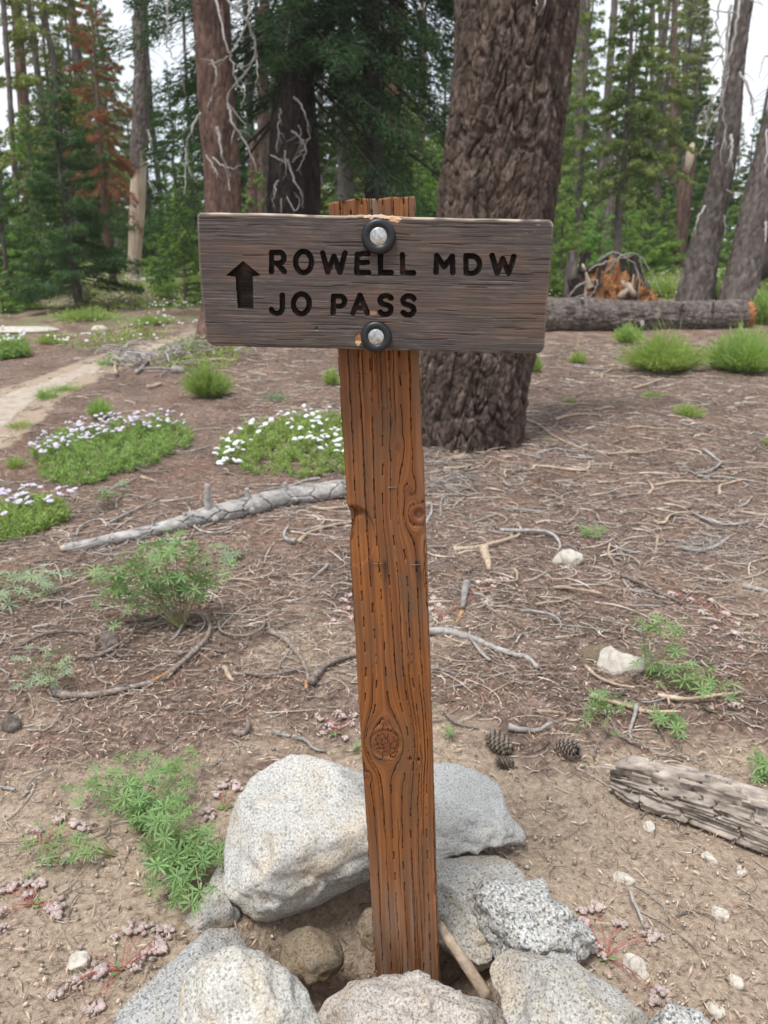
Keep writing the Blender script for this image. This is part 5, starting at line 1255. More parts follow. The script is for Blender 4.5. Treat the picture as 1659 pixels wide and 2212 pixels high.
# broken leaning snag with a pale torn top
P, rr = px_trunk([(1459, 1488, 470), (1464, 1494, 420), (1474, 1500, 370), (1482, 1502, 325)], 30); P = np.array(P); P[0][2] = min(P[0][2], float(H(P[0][0], 30)) - .2)
V, F, t = trunk_mesh(P, rr, 40, 70, (.1, .3), .03, 'bark4', 700); sn = empty('broken_snag', P[0], 'short leaning broken trunk with a bright torn strip of wood, far behind the log', 'tree', None)
mobj('trunk', V, F, MAT['bark4'], sn, smooth=True, attrs={'tint': t})
V, Q, T = tube(resample([At(1484, 375, 29.65), At(1490, 340, 29.65), At(1497, 308, 29.8)], 16), np.array([.03, .06, .08, .10, .11, .12, .12, .12, .12, .12, .11, .11, .10, .09, .06, .02]), 8, disp=lambda s, t, R_: R_ * .6 * fbm(np.cos(t) * 3, np.sin(t) * 3, s * 3, o=3))
mobj('torn_wood', V, [Q, T], MAT['barewood'], sn, attrs={'tint': .5 + .3 * vn(V[:, 0] * 9, V[:, 2] * 9, seed=3)})

# far log behind the sign
def big_log():
    a, b = At(1085, 688, 13.9), At(1604, 681, 14.3); n = 260; P = resample([a, (a * 2 + b) / 3 + [0, 0, .03], (a + 2 * b) / 3 + [0, .05, -.015], b], n)
    rr = [.31, .29, .30, .27, .275, .255, .262]
    V, F, t = trunk_mesh(P, rr, 130, 340, (.10, .25), .034, 'bark2', 720)
    o = empty('fallen_log', [(a[0] + b[0]) / 2, 14.1, float(H((a[0] + b[0]) / 2, 14.1))], 'long straight fallen log with grey bark lying across the right background', 'log')
    mobj('bark', V, F, MAT['bark2'], o, smooth=True, attrs={'tint': t})
    for x0, y0, dx, dy, w_ in ((1262, 664, -5, -20, .035), (1470, 668, 8, -14, .03), (1385, 690, 3, 14, .04), (1540, 672, 2, -22, .022)):
        pa, pb = At(x0, y0, 14.05), At(x0 + dx, y0 + dy, 13.72); Vv, Qv, Tv = tube(resample([pa, (pa + pb) / 2, pb], 8), np.linspace(w_ * 1.5, w_ * .7, 8), 9); mobj('stub', Vv, [Qv, Tv], MAT['greywood'], o, attrs={'tint': np.full(len(Vv), .4)})
    r = np.random.default_rng(3); q = At(1606, 681, 14.28); k = 36; th = np.linspace(0, 2 * np.pi, k, endpoint=False)
    rows = []
    for f, e in ((1.0, -.08), (.97, .03), (.8, .10), (.5, .13), (.2, .08)):
        rows.append(np.stack([q[0] + e + .10 * (1 - f * .3) * r.random(k) * 1.3, q[1] + .25 * f * np.sin(th), q[2] + .25 * f * np.cos(th)], 1))
    Vv = np.vstack(rows + [[[q[0] + .1, q[1], q[2]]]]); Qd = gridq(5, k, True); j = np.arange(k)
    mobj('broken_end', Vv, [Qd, np.stack([np.full(k, 5 * k), 4 * k + (j + 1) % k, 4 * k + j], 1)], MAT['rotten'], o, attrs={'tint': r.random(len(Vv))})
big_log()

# rotten stump
def stump():
    Y = 15.4; g = np.array([At(1315, 650, Y)[0], Y, float(H(At(1315, 650, Y)[0], Y))]); u = Y / FPX * 1.02
    o = empty('rotten_stump', g, 'rotten broken stump with a crumbling orange core behind the long log', 'stump')
    n, k = 60, 130; th = np.linspace(0, 2 * np.pi, k, endpoint=False); t = np.linspace(0, 1, n)[:, None]
    # crumbling core heap
    hc = (66 + 30 * fbm(np.cos(th) * 2 + 5, np.sin(th) * 2, o=3, seed=731)) * u
    R0 = 84 * u; rad = R0 * np.cos(t * np.pi / 2) ** .55; z = hc.mean() * np.sin(t * np.pi / 2) * 1.25
    X = rad * np.cos(th); Yy = rad * .7 * np.sin(th); Z = z + 0 * th
    d = 22 * u * fbm(X / u * .05, Yy / u * .05, Z / u * .05, o=5, seed=732)
    F1, F2, ID = voro(X / u * .10 + Z / u * .02, Z / u * .06, 733); d = d + 7 * u * (ID - .5) - 6 * u * (1 - sst(0, .2, F2 - F1))
    d = d + 30 * u * np.clip(fbm(np.cos(th) * 6 + 0 * t, np.sin(th) * 6 + 0 * t, t * .6 + 0 * th, o=2, seed=735), -.3, 1) * (t > .15)
    nrm = np.stack([np.cos(th) * np.cos(t * 1.5), np.sin(th) * np.cos(t * 1.5), np.sin(t * 1.5) + 0 * th], -1)
    V = np.stack([X, Yy, Z], -1) + nrm * d[..., None]; V = V.reshape(-1, 3) + g + [8 * u, 0, -.05]
    mobj('rotten_core', V, [gridq(n, k, True)], MAT['rotten'], o, smooth=False, attrs={'tint': .5 + .5 * vn(V[:, 0] * 6, V[:, 1] * 6, V[:, 2] * 6, seed=2)})
    # standing shards of the bark wall
    def shard(x0, x1, ytop, yb, dy, lean, th_, mt, tp=.5, seed=0):
        P = [At(x0, yb, Y + dy), At(x0 * .6 + x1 * .4, yb * .6 + ytop * .4, Y + dy), At(x1, ytop, Y + dy)]; P = resample(P, 40)
        w = th_ * u * np.linspace(1, tp, 40)
        V, Q, T = tube(P, w, 28, disp=lambda ss, tt, Rr: Rr * (.5 * fbm(np.cos(tt) * 2.5, np.sin(tt) * 2.5, ss * 1.5, o=4, seed=740 + seed) + .35 * fbm(tt * 0 + np.cos(tt) * 9, np.sin(tt) * 9, ss * 2, o=2, seed=741 + seed)), ref=(0, 1, 0))
        mobj('bark_shard', V, [Q, T], MAT[mt], o, smooth=False, attrs={'tint': .5 + .4 * vn(V[:, 0] * 9, V[:, 2] * 9, seed=seed)})
    rs = np.random.default_rng(12)
    for q in range(14):
        x = rs.uniform(1262, 1375); yb = rs.uniform(610, 655); shard(x, x + rs.normal(0, 9), yb - rs.uniform(22, 48), yb, -.62 - .12 * rs.random(), 0, rs.uniform(3, 7), ['rotten', 'rotten', 'barewood', 'bark3'][q % 4], .25, 20 + q)
    shard(1292, 1312, 556, 590, .1, 0, 10, 'bark3', .4, 15); shard(1312, 1322, 552, 585, .1, 0, 9, 'rotten', .4, 16); shard(1362, 1376, 575, 650, -.4, 0, 12, 'bark3', .5, 17)
    shard(1228, 1238, 542, 662, .0, 0, 15, 'bark2', .45, 1); shard(1246, 1262, 548, 640, .35, 0, 10, 'bark3', .5, 2)
    shard(1345, 1340, 545, 600, .45, 0, 14, 'bark3', .6, 3); shard(1384, 1366, 552, 640, .4, 0, 16, 'bark3', .5, 4)
    shard(1262, 1240, 600, 660, -.35, 0, 20, 'bark3', .6, 5); shard(1254, 1295, 576, 588, .0, 0, 11, 'bark3', .6, 6); shard(1398, 1390, 610, 650, .1, 0, 14, 'bark2', .6, 7)
    shard(1275, 1285, 600, 655, -.62, 0, 8, 'rotten', .6, 8); shard(1292, 1300, 585, 655, -.70, 0, 10, 'rotten', .5, 9); shard(1324, 1336, 560, 620, -.3, 0, 6, 'rotten', .4, 10)
    def splint(x0, y0, x1, y1, w, mt): 
        V, Q, T = tube(resample([At(x0, y0, Y - .75), At((x0 + x1) / 2, (y0 + y1) / 2 + 1, Y - .8), At(x1, y1, Y - .78)], 8), np.array([.4, 1, 1.1, 1, .9, .9, .7, .3]) * w * u, 6)
        mobj('splinter', V, [Q, T], MAT[mt], o, attrs={'tint': np.linspace(.3, .8, len(V))})
    splint(1344, 606, 1352, 625, 4, 'barewood'); splint(1336, 645, 1360, 618, 6, 'barewood'); splint(1352, 612, 1372, 640, 7, 'barewood'); splint(1264, 585, 1258, 570, 3, 'barewood')
    for pts, w in (([(1230, 640), (1252, 614), (1290, 606), (1275, 640), (1240, 645)], 3), ([(1222, 650), (1240, 625), (1270, 610), (1285, 625), (1262, 650)], 3),
                   ([(1290, 565), (1330, 545), (1372, 575), (1382, 620), (1375, 655)], 5), ([(1305, 590), (1330, 566), (1350, 548), (1390, 560), (1430, 640)], 4), ([(1272, 585), (1300, 568), (1330, 560), (1365, 552)], 4), ([(1215, 660), (1250, 640), (1285, 632)], 3)):
        branch_px(pts, Y - .8, w, o)
stump()
# dark trunk piece at the right edge
P, rr = px_trunk([(1612, 1640, 600), (1600, 1700, 560)], 20); V, Q, T = tube(resample([At(1595, 588, 20), At(1640, 575, 20.4), At(1740, 500, 21)], 30), np.linspace(.30, .36, 30), 30, disp=lambda s, t, R_: R_ * .15 * fbm(np.cos(t) * 4, np.sin(t) * 4, s * 3, o=3))
tag(mobj('fallen_log', V, [Q, T], MAT['bark3'], smooth=True, attrs={'tint': .5 + 0 * V[:, 0]}), 'dark leaning fallen trunk just inside the right edge behind the grey trunk', 'log')

# ------------------------------------------------------------------ conifers
def conifer_data(seed, Ht, cb, Rm, nb, nl, ll, lw, droop=.35, p=.8, sag=.25, top_up=.5, spread=.38, tuft=0.):
    r = np.random.default_rng(seed)
    zb = cb + (Ht - cb) * np.linspace(0, 1, nb) ** 1.05 + r.normal(0, .02 * Ht, nb); zb = np.clip(zb, cb * .9, Ht - .02)
    fr = (zb - cb) / (Ht - cb); L = Rm * np.clip(1 - fr, .02, 1) ** p * r.uniform(.55, 1.05, nb) + .03 * Rm
    az = r.uniform(0, 2 * np.pi, nb); e0 = (-droop) * (1 - fr) + top_up * fr + r.normal(0, .12, nb); bt = r.random(nb)
    w = L ** 1.6 + .02; b = r.choice(nb, nl, p=w / w.sum())
    t = r.random(nl) ** .62; t = .12 + .9 * t
    if tuft: t = np.clip(np.round(t * 5) / 5 + r.normal(0, .04, nl), .1, 1.05)
    Lb = L[b]; dirx, diry = np.cos(az[b]), np.sin(az[b]); side = r.choice([-1, 1], nl)
    s = r.random(nl) ** .8 * Lb * spread * (1.12 - t)
    q = t * Lb; z = zb[b] + Lb * (e0[b] * t - sag * t ** 2 + sag * .55 * t ** 3)
    x = dirx * (q + .5 * s) - diry * side * s; y = diry * (q + .5 * s) + dirx * side * s; z = z - .22 * s + r.normal(0, .03 * Lb + .01, nl)
    d = np.stack([dirx * .6 - diry * side * .75, diry * .6 + dirx * side * .75, np.full(nl, -.18)], 1) + r.normal(0, .35, (nl, 3)); d /= np.linalg.norm(d, axis=1)[:, None]
    up = np.array([0, 0, 1.]) + r.normal(0, .75, (nl, 3)); wv = np.cross(d, up); wv /= np.linalg.norm(wv, axis=1)[:, None] + 1e-9
    C = np.stack([x, y, z], 1); LL = (ll * r.uniform(.6, 1.3, nl))[:, None]; WW = (lw * r.uniform(.7, 1.3, nl))[:, None]
    droopv = np.array([0, 0, -.22]) * LL
    V = np.stack([C - d * LL * .5, C + wv * WW * .5, C + d * LL * .5 + droopv, C - wv * WW * .5], 1).reshape(-1, 3)
    i = np.arange(nl) * 4; F = np.concatenate([np.stack([i, i + 1, i + 2], 1), np.stack([i, i + 2, i + 3], 1)])
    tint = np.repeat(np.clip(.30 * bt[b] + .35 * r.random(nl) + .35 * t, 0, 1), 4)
    # branch wood
    B = Buf(); m = 6
    for j in range(nb):
        tt = np.linspace(0, 1, m); zz = zb[j] + L[j] * (e0[j] * tt - sag * tt ** 2 + sag * .55 * tt ** 3)
        B.add(*tube3(np.stack([np.cos(az[j]) * tt * L[j], np.sin(az[j]) * tt * L[j], zz], 1), np.linspace(.011 * L[j] + .004, .003, m)))
    return V, F, tint, B
def tube3(P, rad, k=3):
    n = len(P); T = P[-1] - P[0]; T = T / (np.linalg.norm(T) + 1e-9); a = np.cross(T, [.1, .2, 1]); a /= np.linalg.norm(a); b = np.cross(T, a); th = np.linspace(0, 2 * np.pi, k, endpoint=False)
    V = P[:, None] + rad[:, None, None] * (np.cos(th)[None, :, None] * a + np.sin(th)[None, :, None] * b); return V.reshape(-1, 3), gridq(n, k, True)

twig_litter(); mid_twigs()
class Fir:
    def __init__(s, seed, Ht, cb, Rm, nb, nl, ll, lw, leaf='fir', bark='bark2', tr=.016, **k):
        V, F, t, B = conifer_data(seed, Ht, cb, Rm, nb, nl, ll, lw, **k); s.H = Ht
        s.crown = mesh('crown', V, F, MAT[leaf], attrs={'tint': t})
        z = np.linspace(-.3, Ht, 12); rad = np.linspace(1, .06, 12) * tr * Ht + .008
        r = np.random.default_rng(seed); P = np.stack([.012 * Ht * vn(z * .5, z * 0 + seed, seed=2), .012 * Ht * vn(z * .5, z * 0 + seed, seed=3), z], 1)
        P[:, :2] -= P[1, :2]
        Vt, Qt, Tt = tube(P, rad, 9); B.add(Vt, Qt, Tt); Vb, Fb, A = B.get()
        s.trunk = mesh('trunk', Vb, Fb, MAT[bark], attrs={'tint': .3 + .4 * np.random.default_rng(1).random(len(Vb))})
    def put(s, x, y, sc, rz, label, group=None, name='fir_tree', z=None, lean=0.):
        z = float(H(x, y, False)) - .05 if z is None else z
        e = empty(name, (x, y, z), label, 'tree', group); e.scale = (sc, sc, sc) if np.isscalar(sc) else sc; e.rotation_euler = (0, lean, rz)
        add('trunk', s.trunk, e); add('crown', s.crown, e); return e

def put_px(F, px, pyb, pyt, label, rz, Y=None, group=None, wide=1., name='fir_tree'):
    g = G(px, pyb) if Y is None else At(px, pyb, Y)
    if Y is not None: g[2] = float(H(g[0], g[1], False))
    top = At(px, pyt, g[1]); sc = (top[2] - g[2]) / F.H; return F.put(g[0], g[1], (sc * wide, sc * wide, sc), rz, label, group, name, z=g[2] - .05)

YF = [Fir(801, 4, .25, 1.25, 80, 13000, .085, .022, 'fir', droop=.1, sag=.2, p=.75), Fir(802, 4, .15, 1.1, 80, 12000, .085, .024, 'firlight', droop=.0, sag=.15, p=.8, top_up=.8), Fir(803, 3, .05, 1.1, 70, 9000, .09, .026, 'firlight', droop=-.1, sag=.15, p=.6)]
TF = [Fir(811, 15, 2.0, 2.6, 130, 15000, .24, .065, 'fir', droop=.3), Fir(812, 15, 4.5, 2.2, 120, 11000, .24, .065, 'olive', droop=.25, p=.6), Fir(813, 15, 1.0, 2.9, 140, 16000, .22, .07, 'fir', droop=.2, p=.9), Fir(814, 15, 5.5, 2.0, 90, 6500, .26, .06, 'olive', droop=.4, p=.5, spread=.5), Fir(815, 14, .8, 2.6, 120, 13000, .24, .065, 'firlight', droop=.15, p=.9)]

# named firs
put_px(Fir(821, 4.6, .55, 1.45, 150, 42000, .075, .018, 'firblue', droop=.12, sag=.25, p=.5, top_up=.5, tr=.022), 172, 668, 170, 'dense dark green young fir with a short bare stem, on the left beside the path', .4, name='young_fir', wide=1.0)
put_px(YF[1], 100, 650, 225, 'bright green young fir standing just left of the dark young fir', 1.0, Y=19, name='young_fir')
put_px(YF[0], 22, 660, 330, 'green young fir at the left edge in front of the thin snag', 2.0, Y=18, name='young_fir', wide=1.2)
put_px(TF[2], 340, 610, 40, 'pointed green fir right of the barkless snag', .7, Y=29, wide=.95)
put_px(Fir(822, 15, 3.8, 3.0, 110, 14000, .24, .06, 'olive', 'bark2', droop=.5, p=.5), 165, 640, -330, 'tall fir with a mossy trunk and thin upper branches, left behind the young firs', 1.1, Y=25)
put_px(Fir(823, 9, 3.6, 1.5, 80, 7500, .16, .022, 'reddead', 'bark4', droop=.9, sag=.1, p=.4, spread=.3), 248, 640, 10, 'dead fir with rusty red drooping needles, left of the barkless snag', 2.2, Y=22, name='dead_fir')
put_px(TF[0], 395, 640, 130, 'green fir filling the gap between the snag and the twig-hung trunk', 2.9, Y=34)
# dark fir whose boughs hang behind the sign
big = Fir(831, 15, 3.9, 3.3, 190, 85000, .115, .017, 'firdark', 'bark3', droop=.55, sag=.2, p=.45, spread=.42)
g = At(640, 500, 14.0); big.put(g[0] + .15, 14.2, 1.0, .5, 'very dark fir with drooping boughs hanging between the two trunks over the sign')
g = At(820, 300, 13.6); Fir(832, 13, 4.6, 2.0, 130, 55000, .11, .017, 'firdark', 'bark3', droop=.6, sag=.15, p=.35, spread=.45).put(g[0], 13.9, 1.0, 1.5, 'dark fir with low heavy boughs left of the big pine')
g = At(745, 350, 16); Fir(833, 12, 2.6, 1.5, 100, 5000, .3, .012, 'olive', 'greywood', droop=.9, sag=.1, p=.4, spread=.6).put(g[0], 16.5, 1.0, .3, 'grey-brown fir full of dead hanging twigs behind the dark boughs', name='dead_fir')
put_px(TF[1], 1330, 560, -160, 'olive-green fir with thin hanging boughs right of the big pine', .2, Y=20, wide=.9)
put_px(TF[3], 1400, 560, -120, 'thin olive fir in the middle of the right-hand forest', 1.4, Y=27)
put_px(TF[3], 1245, 560, -60, 'olive fir right at the edge of the big pine trunk', 4.4, Y=23, wide=.9)
put_px(TF[0], 1660, 560, -60, 'dark green fir behind the leaning trunks at the right edge', 2.6, Y=24)
# saplings
sp = [(1195, 620, 400, 20, 2, 'bright sapling right of the sign edge'), (1290, 560, 430, 22, 2, 'leafy green sapling behind the stump'), (1380, 560, 410, 25, 1, 'light green sapling between the stump and the leaning trunk'),
      (1350, 545, 455, 24, 2, 'low bushy sapling behind the right side of the stump'), (1590, 560, 400, 22, 1, 'light sapling seen between the two leaning trunks'), (1180, 560, 380, 26, 1, 'slim sapling just right of the pine trunk'),
      (930, 600, 255, 22, 1, 'bright green sapling in the gap left of the big pine'), (905, 600, 350, 19, 2, 'pale green bush-like sapling over the post top'), (690, 600, 415, 20, 2, 'small pale sapling left of the post top'),
      (405, 690, 400, 17, 2, 'green sapling touching the left end of the sign'), (345, 620, 430, 21, 1, 'sapling right of the foot of the barkless snag'), (375, 640, 480, 19, 2, 'low sapling between the snag and the sign'),
      (10, 690, 560, 16, 2, 'low green sapling at the left edge'), (1640, 590, 430, 23, 2, 'sapling at the right edge behind the grey trunk'), (1440, 560, 470, 27, 2, 'round sapling left of the leaning trunk foot'), (1240, 545, 440, 27, 1, 'narrow sapling behind the slim straight trunk'),
      (55, 640, 370, 23, 1, 'narrow sapling behind the bright young fir'), (225, 620, 400, 26, 0, 'dark sapling between the young fir and the snag'), (800, 600, 380, 24, 2, 'sapling seen just above the post top'),
      (130, 600, 300, 27, 1, 'taller light sapling behind the dark young fir'), (30, 640, 250, 25, 0, 'tall slim fir behind the reddish trunk at the left edge'), (1215, 560, 430, 19, 2, 'bushy sapling against the right side of the pine trunk'), (1480, 560, 330, 33, 1, 'light young fir right behind the torn snag'),
      (1330, 560, 330, 32, 1, 'light young fir high behind the stump'), (1405, 560, 300, 35, 0, 'young fir behind the round sapling'), (1540, 560, 300, 30, 1, 'young fir between the leaning trunk tops'), (985, 600, 420, 25, 2, 'low sapling hard against the left side of the big pine'),
      (425, 640, 300, 30, 1, 'light young fir just left of the twig-hung trunk'), (560, 600, 330, 28, 1, 'light young fir behind the gap between the two left trunks')]
for i, (px, pb, pt, Y, v, lb) in enumerate(sp): put_px(YF[v], px, pb, pt, lb, i * 1.7, Y=Y, name='young_fir', group='saplings at the edge of the clearing', wide=1.1 if v == 2 else .9)
# forest behind, thinning to sky above
r = np.random.default_rng(21); n = 0; used = [(At(172, 600, 30)[0], 30)]
while n < 120:
    y = r.uniform(30, 88); x = r.uniform(-1, 1) * (.56 * y + 3)
    if any(math.hypot(x - a, y - b) < 2.6 for a, b in used): continue
    px = CX + FPX * x / (y * .96); gap = (290 < px < 450) or (900 < px < 1150) or (1480 < px < 1700) or (10 < px < 130) or (1240 < px < 1330)
    v = int(r.choice([0, 1, 2, 3, 4], p=[.28, .2, .2, .12, .2])); hs = r.uniform(.55, 1.35) * (.52 if gap else .95) * (1 + (y - 40) * .006)
    lab = {0: 'dark green fir', 1: 'olive-green fir', 2: 'dense green fir', 3: 'sparse olive fir', 4: 'light green fir'}[v]
    zone = 'left of the sign' if px < 430 else ('above the sign' if px < 1180 else 'right of the big pine')
    TF[v].put(x, y, (hs * .95, hs * .95, hs), r.uniform(0, 6.28), lab + ' far back in the forest ' + zone, lab + 's far back ' + zone); used.append((x, y)); n += 1
# undergrowth of young firs along the far edge of the clearing
n = 0
while n < 34:
    y = r.uniform(23, 40); x = r.uniform(-1, 1) * (.55 * y + 1); px = CX + FPX * x / (y * .96)
    if 140 < px < 330 and y < 30: continue
    v = int(r.choice([1, 2, 2])); hs = r.uniform(.45, 1.0); zone = 'left of the sign' if px < 430 else ('above the sign' if px < 1180 else 'right of the big pine')
    YF[v].put(x, y, (hs * 1.2, hs * 1.2, hs), r.uniform(0, 6.28), ('narrow' if v == 1 else 'bushy') + ' light green sapling far back at the clearing edge ' + zone, ('narrow' if v == 1 else 'bushy') + ' saplings far back ' + zone, 'young_fir'); n += 1
# far bare stems
zz = np.linspace(-.5, 16, 16); me = []
for k in range(3):
    P = np.stack([.25 * vn(zz * .15, zz * 0 + k, seed=3) + .02 * k * zz, .2 * vn(zz * .15, zz * 0 + k, seed=4), zz], 1); B = Buf(); B.add(*tube(P, np.linspace(.22, .09, 16), 9))
    rr_ = np.random.default_rng(k)
    for j in range(45):
        z0 = rr_.uniform(2.5, 15.5); a = rr_.uniform(0, 6.28); L = rr_.uniform(.3, 1.3); t = np.linspace(0, 1, 5); c = [np.interp(z0, zz, P[:, 0]), np.interp(z0, zz, P[:, 1])]
        B.add(*tube3(np.stack([c[0] + np.cos(a) * L * t, c[1] + np.sin(a) * L * t, z0 + L * (.1 * t - .6 * t * t)], 1), np.linspace(.022, .008, 5)))
    me.append(B.mesh('trunk', MAT[['bark2', 'bark4', 'bark2'][k]]))
n = 0
while n < 46:
    y = r.uniform(31, 66); x = r.uniform(-1, 1) * (.55 * y + 2); px = CX + FPX * x / (y * .96)
    if 250 < px < 330 or any(math.hypot(x - a, y - b) < 1.2 for a, b in used): continue
    zone = 'left of the sign' if px < 430 else ('above the sign' if px < 1180 else 'right of the big pine')
    e = add('bare_trunk', me[n % 3], None, (x, y, float(H(x, y)))); e.rotation_euler = (0, r.normal(0, .03), r.uniform(0, 6.28)); e.scale = (r.uniform(.6, 1.2),) * 2 + (r.uniform(.6, 1.1),)
    kind_ = ['grey', 'red-brown', 'grey'][n % 3]
    tag(e, kind_ + ' bare-stemmed tree far back in the forest ' + zone, 'tree', kind_ + ' bare stems far back ' + zone); used.append((x, y)); n += 1

# ------------------------------------------------------------------ plants
def leaflet_mesh(n, mat, L=1., w=.20, seed=0):
    """palmate leaf: n folded leaflets round a centre, lying roughly in the xy plane"""
    r = np.random.default_rng(seed); B = Buf()
    for k in range(n):
        a = 2 * np.pi * k / n + r.normal(0, .1); l = L * r.uniform(.8, 1.1); up = r.uniform(.05, .4); ww = w * r.uniform(.85, 1.15)
        t = np.array([.04, .35, .7, 1.]); wd = np.array([.15, .8, .95, .04]) * ww / 2; z = l * (up * t - .22 * t * t)
        c, s = math.cos(a), math.sin(a)
        mid = np.stack([c * t * l, s * t * l, z], 1); side = np.array([-s, c, 0]); e = np.array([0, 0, 1])
        V = np.concatenate([mid + side * wd[:, None] + e * wd[:, None] * .45, mid, mid - side * wd[:, None] + e * wd[:, None] * .45])
        Q = [[i, i + 4, i + 5, i + 1] for i in range(3)] + [[i + 4, i + 8, i + 9, i + 5] for i in range(3)]
        B.add(V, Q, a=np.clip(.4 + .3 * r.random() + np.tile([0, .1, .15, .25], 3), 0, 1))
    return B.mesh('leaf', MAT[mat])
LEAF = {m: [leaflet_mesh(n, m, seed=s, w=.165) for s, n in ((1, 7), (2, 8), (3, 9))] for m in ('lupine', 'lupgrey')}
def lupine(label, base, tips, mat='lupine', lh=.035, nleaf=6, spread=.06, stem='stem', seed=0, rise=.12, name='lupine_plant', low=.25, h0=None, sw=.0016):
    r = np.random.default_rng(seed); g = G(*base); o = empty(name, g, label, 'plant', 'leafy lupine plants')
    for tp in tips:
        # tip stands at some height over the soil in front of or behind the base
        hgt = r.uniform(.5, 1.1) * rise if h0 is None else h0
        if h0 is None: e = G(tp[0], tp[1], hgt)
        else:
            e = At(tp[0], tp[1], g[1] + r.uniform(-.06, .06)); hf = e[2] - g[2]
            if hf < .01: e = G(tp[0], tp[1], .04)
        mid = (g + e) / 2 + np.array([r.normal(0, .008), r.normal(0, .008), .25 * np.linalg.norm(e - g) * (.4 if h0 is not None else .5)])
        P = resample([g, mid, e], 14); L = np.linalg.norm(np.diff(P, axis=0), axis=1).sum()
        V, Q, T = tube(P, np.linspace(sw, sw * .55, 14), 5); mobj('stem', V, [Q, T], MAT[stem], o, smooth=True, attrs={'tint': np.full(len(V), r.random())})
        for k in range(nleaf):
            t = low + (1 - low) * (k + 1) / nleaf if nleaf > 1 else 1; c = P[int(round(t * 13))] + r.normal(0, spread * .55, 3) * [1, 1, .45]; c[2] = max(c[2], float(H(c[0], c[1])) + .006)
            lf = add('leaf', LEAF[mat][r.integers(0, 3)], o, c - g); s = lh * r.uniform(.65, 1.15) * (1.0 if t < .9 else .8); lf.scale = (s, s, s)
            lf.rotation_euler = (r.normal(.25, .45), r.normal(0, .45), r.uniform(0, 6.28))
    return o
lupine('tall green lupine clump fanning up from one root, left of the post', (395, 1362), [(205, 1240), (250, 1205), (300, 1178), (340, 1158), (378, 1155), (420, 1190), (452, 1232), (330, 1212), (292, 1290), (232, 1290), (400, 1255), (370, 1215), (270, 1250), (350, 1270), (430, 1275), (310, 1240)], lh=.056, nleaf=10, spread=.095, h0=0, seed=1, low=.52, sw=.0028)
lupine('sprawling green lupine on the sand left of the biggest boulder', (305, 1800), [(175, 1682), (215, 1642), (255, 1625), (300, 1630), (360, 1622), (405, 1612), (432, 1645), (370, 1680), (330, 1722), (262, 1722), (330, 1680), (420, 1690), (240, 1680), (290, 1660), (390, 1650), (350, 1750), (300, 1760), (400, 1730), (420, 1770), (200, 1700), (370, 1790)], lh=.034, nleaf=7, spread=.042, seed=2, rise=.13)
lupine('glossy green lupine crowding against the left flank of the biggest boulder', (400, 1880), [(310, 1830), (340, 1790), (380, 1790), (420, 1800), (460, 1790), (478, 1830), (400, 1870), (345, 1870), (450, 1870), (330, 1900), (370, 1940), (410, 1962), (392, 1910), (440, 1835), (370, 1820), (330, 1800), (470, 1850), (430, 1920), (350, 1925)], lh=.037, nleaf=6, spread=.034, seed=3, rise=.11)
lupine('small trailing lupine among the pink heads at the lower left', (255, 1850), [(25, 1840), (60, 1820), (85, 1792), (110, 1830), (130, 1860), (165, 1812), (190, 1842), (62, 1868)], lh=.030, nleaf=3, spread=.022, seed=4, rise=.05, low=.6)
lupine('silvery green lupine among dark sticks at the left', (105, 1475), [(50, 1412), (90, 1396), (130, 1392), (160, 1430), (60, 1462), (100, 1482), (130, 1450), (40, 1470)], 'lupgrey', lh=.036, nleaf=5, spread=.05, seed=5, rise=.09)
lupine('pale lupine cut by the left edge level with the tall clump', (60, 1300), [(-10, 1290), (20, 1285), (60, 1232), (100, 1240), (130, 1250), (30, 1240), (80, 1275), (0, 1245)], 'lupgrey', lh=.05, nleaf=5, spread=.08, seed=6, rise=.10)
lupine('lupine with thin grey stems rising behind the white angular rock', (1395, 1470), [(1380, 1322), (1410, 1350), (1432, 1342), (1470, 1342), (1460, 1392), (1482, 1440), (1400, 1400), (1422, 1432)], lh=.042, nleaf=4, spread=.04, h0=0, seed=7, low=.55)
lupine('low lupine creeping right of the white angular rock', (1440, 1480), [(1520, 1470), (1572, 1492), (1540, 1450), (1470, 1460), (1420, 1445), (1500, 1490), (1585, 1480), (1550, 1500)], lh=.042, nleaf=4, spread=.045, seed=8, rise=.07)
lupine('small lupine straddling the thick pale stick at the right', (1310, 1540), [(1340, 1520), (1320, 1500), (1298, 1490), (1270, 1560), (1312, 1582), (1260, 1575), (1285, 1530)], lh=.036, nleaf=3, spread=.03, seed=9, rise=.07)
lupine('lupine sprig hanging over the grey sticks above the weathered log', (1440, 1570), [(1420, 1542), (1452, 1540), (1480, 1592), (1400, 1530), (1470, 1570), (1475, 1550)], lh=.036, nleaf=3, spread=.03, seed=10, rise=.07)
lupine('tiny green seedling above the flat-topped pale rock', (1268, 1165), [(1258, 1145), (1270, 1140), (1284, 1148), (1290, 1135)], lh=.04, nleaf=3, spread=.04, seed=11, rise=.06)
lupine('tiny seedling beside the right side of the post', (967, 1592), [(960, 1580), (968, 1572), (975, 1586)], lh=.022, nleaf=3, spread=.02, seed=12, rise=.04)
lupine('green sprig cut by the right edge above the weathered log', (1660, 1690), [(1645, 1640), (1655, 1665), (1640, 1675), (1670, 1650)], lh=.04, nleaf=3, spread=.02, seed=13, rise=.06)
lupine('small green sprig right of the tall lupine clump', (490, 1215), [(480, 1185), (500, 1180), (515, 1190), (495, 1200)], 'lupgrey', lh=.045, nleaf=3, spread=.04, seed=14, rise=.08)
lupine('grey-green sprig in front of the pink flower patch', (235, 1080), [(205, 1085), (230, 1065), (250, 1060), (262, 1050), (215, 1070)], 'lupgrey', lh=.055, nleaf=4, spread=.06, seed=15, rise=.08)
